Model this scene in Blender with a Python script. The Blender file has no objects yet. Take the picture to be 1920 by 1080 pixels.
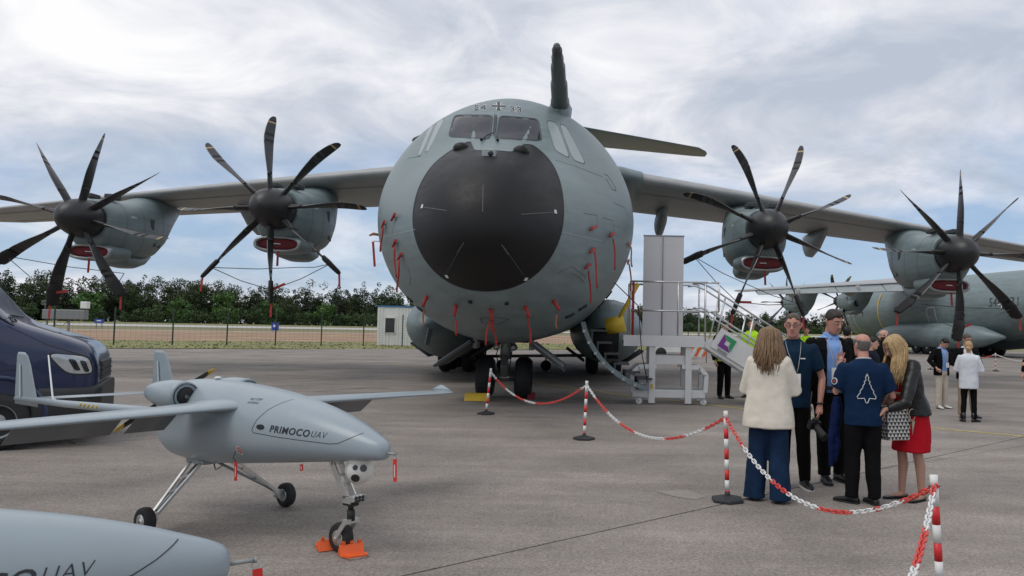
import bpy, bmesh, math, random
import numpy as np
from mathutils import Vector, Matrix, noise as mnoise
from mathutils.bvhtree import BVHTree
random.seed(7); np.random.seed(7)
sc = bpy.context.scene
COL = sc.collection
PI = math.pi
R = math.radians

# ------------------------------------------------------------------ camera
FPX, CXP, CYP = 1450.0, 1130.0, 540.0
CAMH, PITCH, ROLL = 1.62, math.atan(78 / 1450.0), 0.019
cam_d = bpy.data.cameras.new('camera')
cam = bpy.data.objects.new('camera', cam_d); COL.objects.link(cam)
cam_d.sensor_fit = 'HORIZONTAL'; cam_d.sensor_width = 36.0
cam_d.lens = 36.0 * FPX / 1920.0
cam_d.shift_x = (960 - CXP) / 1920.0
cam_d.clip_start = 0.05; cam_d.clip_end = 20000
CM = Matrix.Translation((0, 0, CAMH)) @ Matrix.Rotation(PI / 2 + PITCH, 4, 'X') @ Matrix.Rotation(ROLL, 4, 'Z')
cam.matrix_world = CM
sc.camera = cam
CR = CM.to_3x3(); CO = Vector((0, 0, CAMH))
def ray(u, v):
    return (CR @ Vector(((u - CXP) / FPX, -(v - CYP) / FPX, -1.0)))
def G(u, v, z=0.0):
    d = ray(u, v); t = (z - CAMH) / d.z
    return CO + d * t
def PY(u, v, Y):
    d = ray(u, v); return CO + d * (Y / d.y)

# ------------------------------------------------------------------ world and sun
SUN_EL, SUN_AZ = R(58), R(-125)          # azimuth from +Y towards +X
world = bpy.data.worlds.new('World'); sc.world = world; world.use_nodes = True
wt = world.node_tree; wt.nodes.clear()
def wn(t, **kw):
    n = wt.nodes.new(t)
    for k, v in kw.items(): setattr(n, k, v)
    return n
def wl(a, b): wt.links.new(a, b)
w_out = wn('ShaderNodeOutputWorld'); w_bg = wn('ShaderNodeBackground'); w_bg.inputs[1].default_value = 0.1
w_sky = wn('ShaderNodeTexSky', sky_type='NISHITA'); w_sky.sun_disc = False
w_sky.sun_elevation = SUN_EL; w_sky.sun_rotation = SUN_AZ; w_sky.air_density = 1.0; w_sky.dust_density = 0.6; w_sky.ozone_density = 1.6
w_tc = wn('ShaderNodeTexCoord')
w_sep = wn('ShaderNodeSeparateXYZ'); wl(w_tc.outputs['Generated'], w_sep.inputs[0])
def wmath(op, a, b=None, c=None, clamp=False):
    n = wn('ShaderNodeMath', operation=op, use_clamp=clamp)
    for i, x in enumerate((a, b, c)):
        if x is None: continue
        if isinstance(x, (int, float)): n.inputs[i].default_value = x
        else: wl(x, n.inputs[i])
    return n.outputs[0]
zc = wmath('MAXIMUM', w_sep.outputs['Z'], 0.0)
den = wmath('ADD', zc, 0.24)
cxv = wmath('DIVIDE', w_sep.outputs['X'], den); cyv = wmath('DIVIDE', w_sep.outputs['Y'], den)
w_cmb = wn('ShaderNodeCombineXYZ'); wl(cxv, w_cmb.inputs[0]); wl(cyv, w_cmb.inputs[1]); w_cmb.inputs[2].default_value = 3.7
def wnoise(scale, detail, rough, dist, off):
    m = wn('ShaderNodeMapping'); wl(w_cmb.outputs[0], m.inputs[0]); m.inputs['Location'].default_value = off
    n = wn('ShaderNodeTexNoise'); wl(m.outputs[0], n.inputs['Vector'])
    n.inputs['Scale'].default_value = scale; n.inputs['Detail'].default_value = detail
    n.inputs['Roughness'].default_value = rough; n.inputs['Distortion'].default_value = dist
    return n.outputs[0]
def wramp(x, stops):
    n = wn('ShaderNodeValToRGB'); e = n.color_ramp.elements
    while len(e) < len(stops): e.new(0.5)
    for el, (p, c) in zip(e, stops):
        el.position = p; el.color = (*c, 1) if len(c) == 3 else c
    wl(x, n.inputs[0]); return n.outputs[0]
n_big = wnoise(1.0, 4, 0.5, 0.5, (8.3, 4.2, 0)); n_mid = wnoise(2.9, 9, 0.6, 0.5, (0.4, 5.2, 1)); n_cov = wnoise(1.3, 7, 0.55, 0.5, (7.7, 2.1, 4))
# cloud tone: light tops against lavender grey undersides
tone_in = wmath('ADD', wmath('MULTIPLY', n_big, 0.5), wmath('MULTIPLY', n_mid, 0.5))
tone = wramp(tone_in, [(0.38, (5.0, 5.6, 6.6)), (0.46, (6.4, 6.8, 7.6)), (0.52, (8.0, 8.1, 8.7)), (0.61, (9.9, 9.9, 10.0))])
# coverage: closed overhead, broken by blue low down, a pale bank on the horizon
covb = wramp(zc, [(0.0, (0.33,) * 3), (0.03, (0.30,) * 3), (0.065, (0.02,) * 3), (0.15, (0.08,) * 3), (0.25, (0.34,) * 3), (0.5, (0.55,) * 3)])
cov = wmath('ADD', wmath('SUBTRACT', n_cov, 0.5), covb)
covm = wramp(cov, [(0.02, (0.12,) * 3), (0.32, (1.0,) * 3)])
w_blue = wn('ShaderNodeMix', data_type='RGBA'); w_blue.inputs[0].default_value = 0.55
wl(w_sky.outputs[0], w_blue.inputs[6]); w_blue.inputs[7].default_value = (3.2, 5.0, 8.0, 1)
w_mix = wn('ShaderNodeMix', data_type='RGBA')
wl(covm, w_mix.inputs[0]); wl(w_blue.outputs[2], w_mix.inputs[6]); wl(tone, w_mix.inputs[7])
wl(w_mix.outputs[2], w_bg.inputs[0]); wl(w_bg.outputs[0], w_out.inputs[0])

sun_d = bpy.data.lights.new('sun', 'SUN'); sun_d.energy = 1.3; sun_d.angle = R(38); sun_d.color = (1.0, 0.96, 0.9)
sun = bpy.data.objects.new('sun', sun_d); COL.objects.link(sun)
sdir = Vector((math.sin(SUN_AZ) * math.cos(SUN_EL), math.cos(SUN_AZ) * math.cos(SUN_EL), math.sin(SUN_EL)))
sun.rotation_euler = sdir.to_track_quat('Z', 'Y').to_euler()
vs = sc.view_settings
vs.view_transform = 'Standard'; vs.look = 'None'; vs.exposure = 0.0; vs.gamma = 1.0; vs.use_curve_mapping = False

# ------------------------------------------------------------------ materials
MATS = {}
def mat(name, col, rough=0.6, metal=0.0, var=0.0, vscale=4.0, bump=0.0, bscale=40.0, spec=0.5, coat=0.0, alpha=1.0, trans=0.0, space='Object', attr=None, detail=4):
    if name in MATS: return MATS[name]
    m = bpy.data.materials.new(name); m.use_nodes = True
    nt = m.node_tree; b = nt.nodes['Principled BSDF']
    b.inputs['Base Color'].default_value = (*col, 1); b.inputs['Roughness'].default_value = rough
    b.inputs['Metallic'].default_value = metal; b.inputs['Specular IOR Level'].default_value = spec
    b.inputs['Coat Weight'].default_value = coat; b.inputs['Alpha'].default_value = alpha
    b.inputs['Transmission Weight'].default_value = trans
    if var > 0 or bump > 0 or attr:
        tc = nt.nodes.new('ShaderNodeTexCoord')
        src = tc.outputs['Object']
        if space == 'World':
            g = nt.nodes.new('ShaderNodeNewGeometry'); src = g.outputs['Position']
    basecol = None
    if attr:
        a = nt.nodes.new('ShaderNodeAttribute'); a.attribute_name = attr; basecol = a.outputs['Color']
        nt.links.new(basecol, b.inputs['Base Color'])
    if var > 0:
        n = nt.nodes.new('ShaderNodeTexNoise'); n.inputs['Scale'].default_value = vscale; n.inputs['Detail'].default_value = detail
        nt.links.new(src, n.inputs['Vector'])
        mr = nt.nodes.new('ShaderNodeMapRange'); mr.inputs[1].default_value = 0.25; mr.inputs[2].default_value = 0.75
        mr.inputs[3].default_value = 1 - var; mr.inputs[4].default_value = 1 + var
        nt.links.new(n.outputs[0], mr.inputs[0])
        mx = nt.nodes.new('ShaderNodeVectorMath'); mx.operation = 'SCALE'
        if basecol: nt.links.new(basecol, mx.inputs[0])
        else: mx.inputs[0].default_value = col
        nt.links.new(mr.outputs[0], mx.inputs[3]); nt.links.new(mx.outputs[0], b.inputs['Base Color'])
    if bump > 0:
        n2 = nt.nodes.new('ShaderNodeTexNoise'); n2.inputs['Scale'].default_value = bscale; n2.inputs['Detail'].default_value = 3
        nt.links.new(src, n2.inputs['Vector'])
        bp = nt.nodes.new('ShaderNodeBump'); bp.inputs['Strength'].default_value = bump; bp.inputs['Distance'].default_value = 0.02
        nt.links.new(n2.outputs[0], bp.inputs['Height']); nt.links.new(bp.outputs[0], b.inputs['Normal'])
    MATS[name] = m
    return m

# ------------------------------------------------------------------ mesh helpers
def unit(a): return a / max(1e-12, float(np.linalg.norm(a)))
class MB:
    def __init__(s): s.v = []; s.f = []; s.m = []; s.sm = []
    def add(s, verts, faces, mi=0, smooth=False):
        o = len(s.v); s.v.extend([tuple(map(float, p)) for p in verts])
        for f in faces: s.f.append(tuple(i + o for i in f)); s.m.append(mi); s.sm.append(smooth)
        return s
    def box(s, c, size, rot=None, mi=0, taper=1.0):
        hx, hy, hz = [d / 2 for d in size]; P = []
        for z, k in ((-hz, 1.0), (hz, taper)):
            for x, y in ((-hx, -hy), (hx, -hy), (hx, hy), (-hx, hy)): P.append(Vector((x * k, y * k, z)))
        if rot is not None: P = [rot @ p for p in P]
        P = [p + Vector(c) for p in P]
        return s.add(P, [(3, 2, 1, 0), (4, 5, 6, 7), (0, 1, 5, 4), (1, 2, 6, 5), (2, 3, 7, 6), (3, 0, 4, 7)], mi)
    def bar(s, a, b, w, h, mi=0, up=(0, 0, 1)):
        a = np.array(a, float); b = np.array(b, float); d = unit(b - a); u = np.array(up, float)
        x = np.cross(d, u)
        if np.linalg.norm(x) < 1e-4: x = np.cross(d, np.array((1.0, 0, 0)))
        x = unit(x); y = unit(np.cross(x, d))
        P = []
        for p in (a, b):
            for i, j in ((-1, -1), (1, -1), (1, 1), (-1, 1)): P.append(p + x * i * w / 2 + y * j * h / 2)
        return s.add(P, [(3, 2, 1, 0), (4, 5, 6, 7), (0, 1, 5, 4), (1, 2, 6, 5), (2, 3, 7, 6), (3, 0, 4, 7)], mi)
    def tube(s, pts, rad, n=10, mi=0, cap=True, smooth=True):
        pts = [np.array(p, float) for p in pts]; k = len(pts)
        if isinstance(rad, (int, float)): rad = [rad] * k
        prev = None; rings = []
        for i in range(k):
            t = unit(pts[min(i + 1, k - 1)] - pts[max(i - 1, 0)])
            if prev is None:
                r = np.cross(t, np.array((0, 0, 1.0)))
                if np.linalg.norm(r) < 1e-3: r = np.cross(t, np.array((1.0, 0, 0)))
            else: r = prev - t * np.dot(prev, t)
            r = unit(r); prev = r; q = np.cross(t, r)
            rr = rad[i]
            ra, rb = rr if isinstance(rr, (tuple, list)) else (rr, rr)
            rings.append([pts[i] + r * ra * math.cos(2 * PI * j / n) + q * rb * math.sin(2 * PI * j / n) for j in range(n)])
        return s.loft(rings, mi, cap, smooth)
    def loft(s, rings, mi=0, cap=True, smooth=True, closed=True):
        n = len(rings[0]); V = [p for r in rings for p in r]; F = []
        for i in range(len(rings) - 1):
            for j in range(n if closed else n - 1):
                a = i * n + j; b = i * n + (j + 1) % n
                F.append((a, b, b + n, a + n))
        s.add(V, F, mi, smooth)
        if cap:
            o = len(s.v) - len(V)
            for base, rev in ((o, True), (o + (len(rings) - 1) * n, False)):
                f = tuple(base + j for j in range(n)); s.f.append(f[::-1] if rev else f); s.m.append(mi); s.sm.append(False)
        return s
    def lathe(s, prof, origin=(0, 0, 0), axis='y', n=24, mi=0, smooth=True, cap=False):
        rings = []
        o = np.array(origin, float)
        for r, h in prof:
            ring = []
            for j in range(n):
                a = 2 * PI * j / n; c, d = r * math.cos(a), r * math.sin(a)
                p = {'y': (c, h, d), 'x': (h, c, d), 'z': (c, d, h)}[axis]
                ring.append(o + np.array(p))
            rings.append(ring)
        return s.loft(rings, mi, cap, smooth)
    def sphere(s, c, r, n=12, mi=0):
        if isinstance(r, (int, float)): r = (r, r, r)
        rings = []
        for i in range(n + 1):
            ph = PI * i / n; rr = max(1e-4, math.sin(ph))
            rings.append([(c[0] + r[0] * rr * math.cos(2 * PI * j / (2 * n)), c[1] + r[1] * rr * math.sin(2 * PI * j / (2 * n)), c[2] + r[2] * math.cos(ph)) for j in range(2 * n)])
        return s.loft(rings, mi, False, True)
    def prism(s, poly, a, b, axis='y', mi=0):
        def mk(p, h): return {'y': (p[0], h, p[1]), 'x': (h, p[0], p[1]), 'z': (p[0], p[1], h)}[axis]
        n = len(poly)
        V = [mk(p, a) for p in poly] + [mk(p, b) for p in poly]
        F = [tuple(range(n))[::-1], tuple(range(n, 2 * n))] + [(i, (i + 1) % n, (i + 1) % n + n, i + n) for i in range(n)]
        return s.add(V, F, mi)
    def build(s, name, mats, parent=None, bevel=0.0, fixn=True, mw=None):
        me = bpy.data.meshes.new(name)
        me.from_pydata(s.v, [], s.f)
        if not isinstance(mats, (list, tuple)): mats = [mats]
        for m in mats: me.materials.append(m)
        me.polygons.foreach_set('material_index', s.m); me.polygons.foreach_set('use_smooth', s.sm)
        if fixn:
            bm = bmesh.new(); bm.from_mesh(me); bmesh.ops.recalc_face_normals(bm, faces=bm.faces); bm.to_mesh(me); bm.free()
        me.update()
        o = bpy.data.objects.new(name, me); COL.objects.link(o)
        if parent is not None: o.parent = parent
        if mw is not None: o.matrix_world = mw
        if bevel > 0:
            md = o.modifiers.new('bevel', 'BEVEL'); md.width = bevel; md.segments = 2; md.limit_method = 'ANGLE'; md.angle_limit = R(40)
        return o
def tag(o, label, cat=None, group=None, kind=None):
    o['label'] = label
    if cat: o['category'] = cat
    if group: o['group'] = group
    if kind: o['kind'] = kind
    return o
def thing(name, label, cat, loc=(0, 0, 0), rot=(0, 0, 0), group=None):
    o = bpy.data.objects.new(name, None); COL.objects.link(o); o.empty_display_size = 0.2
    o.location = loc; o.rotation_euler = rot
    return tag(o, label, cat, group)
def struct(o): o['kind'] = 'structure'; return o
def copy_tree(o, parent=None, skip=()):
    c = o.copy(); COL.objects.link(c); c.parent = parent
    for ch in list(o.children):
        if ch.name.split('.')[0] in skip: continue
        copy_tree(ch, c, skip)
    return c
def interp(xs, ys):
    # monotone cubic through (xs, ys)
    xs = np.array(xs, float); ys = np.array(ys, float); h = np.diff(xs); d = np.diff(ys) / h
    m = np.zeros(len(xs)); m[0] = d[0]; m[-1] = d[-1]
    for i in range(1, len(xs) - 1):
        if d[i - 1] * d[i] > 0:
            w1 = 2 * h[i] + h[i - 1]; w2 = h[i] + 2 * h[i - 1]
            m[i] = (w1 + w2) / (w1 / d[i - 1] + w2 / d[i])
    def f(x):
        x = min(max(x, xs[0]), xs[-1]); i = int(min(max(np.searchsorted(xs, x) - 1, 0), len(xs) - 2))
        t = (x - xs[i]) / h[i]
        return ((1 + 2 * t) * (1 - t) ** 2 * ys[i] + t * (1 - t) ** 2 * h[i] * m[i] + t * t * (3 - 2 * t) * ys[i + 1] + t * t * (t - 1) * h[i] * m[i + 1])
    return f
def text_mesh(txt, size=1.0, shear=0.0, bold=0.0, space=1.0):
    # flat lettering outlines as (verts 2D, faces), x to the right, y up, starting at 0
    cu = bpy.data.curves.new('lettering', 'FONT'); cu.body = txt; cu.size = size; cu.shear = shear; cu.offset = bold; cu.space_character = space
    cu.resolution_u = 3
    ob = bpy.data.objects.new('lettering', cu); COL.objects.link(ob)
    dg = bpy.context.evaluated_depsgraph_get(); me = bpy.data.meshes.new_from_object(ob.evaluated_get(dg))
    V = [(v.co.x, v.co.y) for v in me.vertices]; F = [tuple(p.vertices) for p in me.polygons]
    bpy.data.objects.remove(ob); bpy.data.meshes.remove(me); bpy.data.curves.remove(cu)
    return V, F
def bvh_of(o):
    me = o.data; M = o.matrix_basis
    return BVHTree.FromPolygons([v.co.copy() for v in me.vertices], [tuple(p.vertices) for p in me.polygons])
# ================================================================== setting
# --- concrete
def concrete_mat(name, base, joint=False):
    m = bpy.data.materials.new(name); m.use_nodes = True; nt = m.node_tree; b = nt.nodes['Principled BSDF']
    L = nt.links.new; N = nt.nodes.new
    g = N('ShaderNodeNewGeometry'); oi = N('ShaderNodeObjectInfo')
    def noise(sc_, det, rough=0.6, stretch=None):
        src = g.outputs['Position']
        if stretch:
            mp = N('ShaderNodeMapping'); mp.inputs['Scale'].default_value = stretch; mp.inputs['Rotation'].default_value = (0, 0, R(20)); L(src, mp.inputs[0]); src = mp.outputs[0]
        n = N('ShaderNodeTexNoise'); n.inputs['Scale'].default_value = sc_; n.inputs['Detail'].default_value = det; n.inputs['Roughness'].default_value = rough; L(src, n.inputs['Vector']); return n.outputs[0]
    def mr(x, a, b_, c, d):
        n = N('ShaderNodeMapRange'); n.inputs[1].default_value = a; n.inputs[2].default_value = b_; n.inputs[3].default_value = c; n.inputs[4].default_value = d; L(x, n.inputs[0]); return n.outputs[0]
    def mul(a, c):
        n = N('ShaderNodeMath'); n.operation = 'MULTIPLY'; L(a, n.inputs[0]); L(c, n.inputs[1]); return n.outputs[0]
    f = mul(mr(noise(0.45, 6), 0.3, 0.7, 0.72, 1.24), mr(noise(38, 3, 0.7), 0.32, 0.68, 0.66, 1.34))
    f = mul(f, mr(noise(160, 2, 0.6), 0.34, 0.66, 0.55, 1.45))
    f = mul(f, mr(noise(9, 5, 0.7), 0.3, 0.7, 0.86, 1.13))
    f = mul(f, mr(noise(1.0, 5, 0.65, (0.25, 1.6, 1)), 0.35, 0.7, 1.10, 0.78))
    f = mul(f, mr(oi.outputs['Random'], 0, 1, 0.94, 1.06))
    # oil and rubber stains with their own outline
    f = mul(f, mr(noise(0.9, 4, 0.5), 0.62, 0.74, 1.0, 0.74))
    sc_ = N('ShaderNodeVectorMath'); sc_.operation = 'SCALE'; sc_.inputs[0].default_value = base; L(f, sc_.inputs[3])
    L(sc_.outputs[0], b.inputs['Base Color']); b.inputs['Roughness'].default_value = 0.82; b.inputs['Specular IOR Level'].default_value = 0.35
    bp = N('ShaderNodeBump'); bp.inputs['Strength'].default_value = 0.35; bp.inputs['Distance'].default_value = 0.01
    L(noise(120, 3, 0.7), bp.inputs['Height']); L(bp.outputs[0], b.inputs['Normal'])
    return m
M_conc = concrete_mat('apron_concrete', (0.250, 0.221, 0.196))
M_seal = mat('joint_sealant', (0.035, 0.034, 0.033), 0.8)
tdir = Vector((0.7314, 0.682, 0)).normalized(); ndir = Vector((-tdir.y, tdir.x, 0))
EA, EB = Vector((-29.4, 44.6, 0)), Vector((-15.6, 53.0, 0))
edir = (EB - EA).normalized(); enor = Vector((-edir.y, edir.x, 0))
def edge_dist(p): return (Vector((p.x, p.y, 0)) - EA).dot(enor)
# big apron sheet under everything, ends at the grass edge
mb = MB()
c0 = EA - edir * 150; c1 = EA + edir * 500
mb.add([c0 - enor * 300 + Vector((0, 0, -.03)), c1 - enor * 300 + Vector((0, 0, -.03)), c1 + Vector((0, 0, -.03)), c0 + Vector((0, 0, -.03))], [(0, 1, 2, 3)])
apron = struct(mb.build('apron', M_conc))
# slabs with open joints
SL, SLT = 7.5, 30.0
slab_mesh = None; nsl = 0
cells = []
for i in range(-4, 14):
    for j in range(-2, 5):
        n_ = 4.6 + SL * (i + .5); t_ = (1.94 if i != 0 else -14.0) + SLT * (j + .5)
        c = ndir * n_ + tdir * t_
        if edge_dist(c - tdir * SLT / 2) > -4 or c.length > 95: continue
        # keep slabs whose corners can be in view
        keep = False
        for a in (-.5, 0, .5):
            for b_ in (-.5, -.3, -.1, .1, .3, .5):
                p = c + ndir * SL * a + tdir * SLT * b_
                if p.y > 1.0 and -0.86 < p.x / p.y < 0.62: keep = True
        if keep: cells.append((i, j, c))
for i, j, c in cells:
    if slab_mesh is None:
        mb = MB(); h = SL / 2 - 0.011
        mb.box((0, 0, -0.008), (SLT - 0.022, 2 * h, 0.016))
        o = mb.build('concrete_slab', M_conc, apron); slab_mesh = o.data
    else:
        o = bpy.data.objects.new('concrete_slab', slab_mesh); COL.objects.link(o); o.parent = apron
    o.location = c; o.rotation_euler = (0, 0, math.atan2(tdir.y, tdir.x))
mb = MB()
for i, j, c in cells:
    h = SL / 2 + 0.002
    P = [c + tdir * a * (SLT / 2 + .002) + ndir * b_ * h + Vector((0, 0, -.02)) for a, b_ in ((-1, -1), (1, -1), (1, 1), (-1, 1))]
    mb.add(P, [(0, 1, 2, 3)])
mb.build('joint_sealant', M_seal, apron)
# cracks sealed with tar, and one pale repair
def ground_strip(name, pix, w, m, z=.003):
    P = []
    for a, b_ in zip(pix[:-1], pix[1:]):
        for k in range(12): P.append(G(a[0] + (b_[0] - a[0]) * k / 12 , a[1] + (b_[1] - a[1]) * k / 12))
    P.append(G(*pix[-1])); V = []; rg = random.Random(len(pix))
    for i, p in enumerate(P):
        d = (P[min(i + 1, len(P) - 1)] - P[max(i - 1, 0)]).normalized(); s_ = Vector((-d.y, d.x, 0)) * w / 2 * rg.uniform(.6, 1.3); j_ = Vector((rg.uniform(-1, 1), rg.uniform(-1, 1), 0)) * w * .5
        V += [p + s_ + j_ + Vector((0, 0, z)), p - s_ + j_ + Vector((0, 0, z))]
    mb = MB(); mb.add(V, [(2 * i, 2 * i + 1, 2 * i + 3, 2 * i + 2) for i in range(len(P) - 1)]); return mb.build(name, m, apron, fixn=False)
for pix, w in ((((190, 698), (300, 690), (445, 681), (720, 676)), .05), (((440, 700), (640, 690), (760, 694)), .03), (((590, 735), (690, 727), (730, 728)), .06), (((1010, 690), (1100, 700), (1190, 702)), .05), (((560, 716), (700, 706)), .03), (((1755, 700), (1850, 707), (1920, 709)), .04), (((1650, 880), (1920, 836)), .006)):
    ground_strip('tar_seam', pix, w, M_seal)
mb = MB(); mb.add([G(u_, v_) + Vector((0, 0, .0035)) for u_, v_ in ((1228, 921), (1290, 919), (1322, 932), (1305, 938), (1262, 931))], [(0, 1, 2, 3, 4)]); M_repair = mat('pale_repair', (0.26, 0.232, 0.207), .85, var=.15, vscale=20, space='World'); mb.build('repair_patch', M_repair, apron, fixn=False)
# yellow guide line
M_yline = mat('line_yellow', (0.42, 0.33, 0.09), 0.8, var=0.35, vscale=9, space='World')
yl = [(-9.0, 33), (-2.23, 23.6), (0.74, 19.2), (3.4, 16.1), (5.89, 13.66), (8.2, 11.8), (11, 9.9)]
mb = MB(); V = []
for k, p in enumerate(yl):
    a = Vector((*yl[max(k - 1, 0)], 0)); b_ = Vector((*yl[min(k + 1, len(yl) - 1)], 0)); d = (b_ - a).normalized(); s_ = Vector((-d.y, d.x, 0)) * 0.06
    q = Vector((*p, 0.004)); V += [q + s_, q - s_]
mb.add(V, [(2 * k, 2 * k + 1, 2 * k + 3, 2 * k + 2) for k in range(len(yl) - 1)])
struct(tag(mb.build('guide_line', M_yline), 'thin worn yellow guide line painted across the apron'))

# --- grass terrain beyond the apron, rising very gently
def tz(e): return 0.0055 * max(0.0, e) if e < 260 else 0.0055 * 260
def strip(name, e0, e1, m, dz=0.0, n=14, x0=-160, x1=900):
    mb = MB(); V = []; F = []; es = np.linspace(e0, e1, n)
    for e in es:
        for x in (x0, x1):
            p = EA + edir * x + enor * float(e); V.append((p.x, p.y, tz(float(e)) + dz))
    F = [(2 * k, 2 * k + 1, 2 * k + 3, 2 * k + 2) for k in range(n - 1)]
    mb.add(V, F); return struct(mb.build(name, m))
M_grass = mat('grass_green', (0.19, 0.19, 0.07), 0.95, var=0.35, vscale=0.6, space='World', bump=.6, bscale=8)
M_heath = mat('grass_rust', (0.30, 0.195, 0.12), 0.95, var=0.3, vscale=0.25, space='World', bump=.6, bscale=6)
M_olive = mat('grass_olive', (0.17, 0.155, 0.07), 0.95, var=0.25, vscale=0.2, space='World')
M_track = mat('pale_track', (0.40, 0.36, 0.29), 0.9, var=.15, vscale=.3, space='World')
M_runway = mat('runway_concrete', (0.42, 0.41, 0.39), 0.85, var=0.12, vscale=0.08, space='World')
strip('ground', 0, 6000, M_grass, -0.06, 30)
strip('grass_verge', 0, 17, M_grass, 0.0)
strip('heath_grass', 17, 66, M_heath, 0.004)
strip('sandy_track', 66, 70, M_track, 0.008)
strip('rough_grass', 70, 112, M_olive, 0.004)
strip('runway', 112, 150, M_runway, 0.012)
strip('far_grass', 150, 175, M_olive, 0.004)
# grass tufts along the apron edge and heath (uncountable)
def tufts(name, e0, e1, n, hmin, hmax, m, x0=-12, x1=75):
    rng = np.random.RandomState(3); V = []; F = []
    for k in range(n):
        e = e0 + (e1 - e0) * rng.rand() ** 1.3; x = x0 + (x1 - x0) * rng.rand()
        p = EA + edir * float(x) + enor * float(e); z = tz(e); h = hmin + (hmax - hmin) * rng.rand(); a = rng.rand() * PI; w = 0.05 + .1 * rng.rand()
        dx, dy = math.cos(a) * w, math.sin(a) * w; lx, ly = rng.randn(2) * h * .3
        o = len(V); V += [(p.x - dx, p.y - dy, z - .02), (p.x + dx, p.y + dy, z - .02), (p.x + lx, p.y + ly, z + h)]
        F.append((o, o + 1, o + 2))
    mb = MB(); mb.add(V, F); return mb.build(name, m, fixn=False)
tag(tufts('grass_tufts', 0.0, 17, 3500, .03, .09, mat('grass_blades', (0.14, 0.155, 0.05), .95, var=.3, vscale=.8, space='World')), 'short green grass growing along the apron edge', 'grass', kind='stuff')

# --- trees
def leaf_cloud(rng, blobs, n, size):
    """blobs: (cx,cy,cz,rx,ry,rz); returns quad verts (n,4,3) lying near the blob shells"""
    bl = np.array(blobs); w = bl[:, 3] * bl[:, 4] + bl[:, 3] * bl[:, 5]; idx = rng.choice(len(bl), n, p=w / w.sum())
    d = rng.randn(n, 3); d /= np.linalg.norm(d, axis=1)[:, None]
    r = 0.50 + 0.46 * rng.rand(n) ** 0.6
    c = bl[idx, :3] + d * bl[idx, 3:6] * r[:, None]
    u = rng.randn(n, 3); u -= (u * d).sum(1)[:, None] * d * 0.6; u /= np.linalg.norm(u, axis=1)[:, None]
    v = np.cross(d + rng.randn(n, 3) * .5, u); v /= np.maximum(1e-6, np.linalg.norm(v, axis=1))[:, None]
    s = size * (0.55 + 0.9 * rng.rand(n))[:, None]
    return np.stack([c - u * s * .6, c - v * s * .35, c + u * s * .6, c + v * s * .35], axis=1)
def pine_blobs(rng, H):
    b = [(0, 0, H * .14, H * .17, H * .17, H * .14)]; n = int(5 + rng.rand() * 4); base = H * (0.25 + .15 * rng.rand())
    for k in range(n):
        t = k / (n - 1); z = base + (H * .93 - base) * t; r = H * (0.20 - 0.13 * t) * (0.8 + .4 * rng.rand())
        for q in range(3 if t < .8 else 1):
            a = rng.rand() * 6.28; o = r * .75 * (0 if t > .8 else 1)
            b.append((math.cos(a) * o, math.sin(a) * o, z + rng.randn() * .3, r * .75, r * .75, H * .07))
    return b
def broad_blobs(rng, H):
    b = []; n = 11
    for k in range(n):
        a = rng.rand() * 6.28; o = H * .24 * rng.rand() ** .5; z = H * (.28 + .58 * rng.rand()); s = 1 - .5 * abs(z / H - .55)
        r = H * (.13 + .09 * rng.rand()) * s
        b.append((math.cos(a) * o, math.sin(a) * o, z, r, r, r * .8))
    b.append((0, 0, H * .88, H * .12, H * .12, H * .11)); b.append((0, 0, H * .14, H * .2, H * .2, H * .14))
    return b
def quads_obj(name, Q, tint, m, parent=None):
    n = len(Q); me = bpy.data.meshes.new(name)
    me.vertices.add(4 * n); me.vertices.foreach_set('co', np.ascontiguousarray(Q, dtype=np.float32).reshape(-1))
    me.loops.add(4 * n); me.loops.foreach_set('vertex_index', np.arange(4 * n, dtype=np.int32))
    me.polygons.add(n); me.polygons.foreach_set('loop_start', np.arange(0, 4 * n, 4, dtype=np.int32))
    me.update(calc_edges=True)
    at = me.color_attributes.new('tint', 'FLOAT_COLOR', 'POINT')
    c = np.repeat(np.concatenate([tint, np.ones((n, 1))], axis=1), 4, axis=0).astype(np.float32); at.data.foreach_set('color', c.reshape(-1))
    me.materials.append(m)
    o = bpy.data.objects.new(name, me); COL.objects.link(o)
    if parent: o.parent = parent
    return o
M_leaf = mat('foliage', (0.05, 0.08, 0.03), 0.75, attr='tint', var=0.25, vscale=0.8, space='World', spec=.25)
M_bark = mat('bark', (0.10, 0.07, 0.05), 0.9, var=.3, vscale=3)
wood_edge = [(-260, 205), (-183, 235), (-84, 283), (-20, 360), (64, 520), (215, 620), (420, 760)]
def edge_pt(t):
    k = min(int(t), len(wood_edge) - 2); f = t - k
    a, b_ = wood_edge[k], wood_edge[k + 1]; return (a[0] + (b_[0] - a[0]) * f, a[1] + (b_[1] - a[1]) * f)
rng = np.random.RandomState(11)
Qs = []; Ts = []; trunk = MB()
def plant_tree(x, y, H, kind, nleaf, size, col, trunks=True):
    bl = pine_blobs(rng, H) if kind == 0 else broad_blobs(rng, H)
    if kind == 2: bl = [(b[0] * 1.6, b[1] * 1.6, b[2] * .8, b[3] * 1.5, b[4] * 1.5, b[5] * 1.4) for b in bl]
    q = leaf_cloud(rng, bl, nleaf, size)
    z0 = 0.9; q = q + np.array((x, y, z0)); Qs.append(q)
    t = np.tile(np.array(col), (nleaf, 1)) * (0.8 + .4 * rng.rand(nleaf, 1)); Ts.append(t)
    if trunks: trunk.tube([(x, y, z0 - 1.5), (x + rng.randn() * .2, y, z0 + H * .5), (x + rng.randn() * .3, y, z0 + H * .9)], [H * .018, H * .013, .04], 5)
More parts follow.
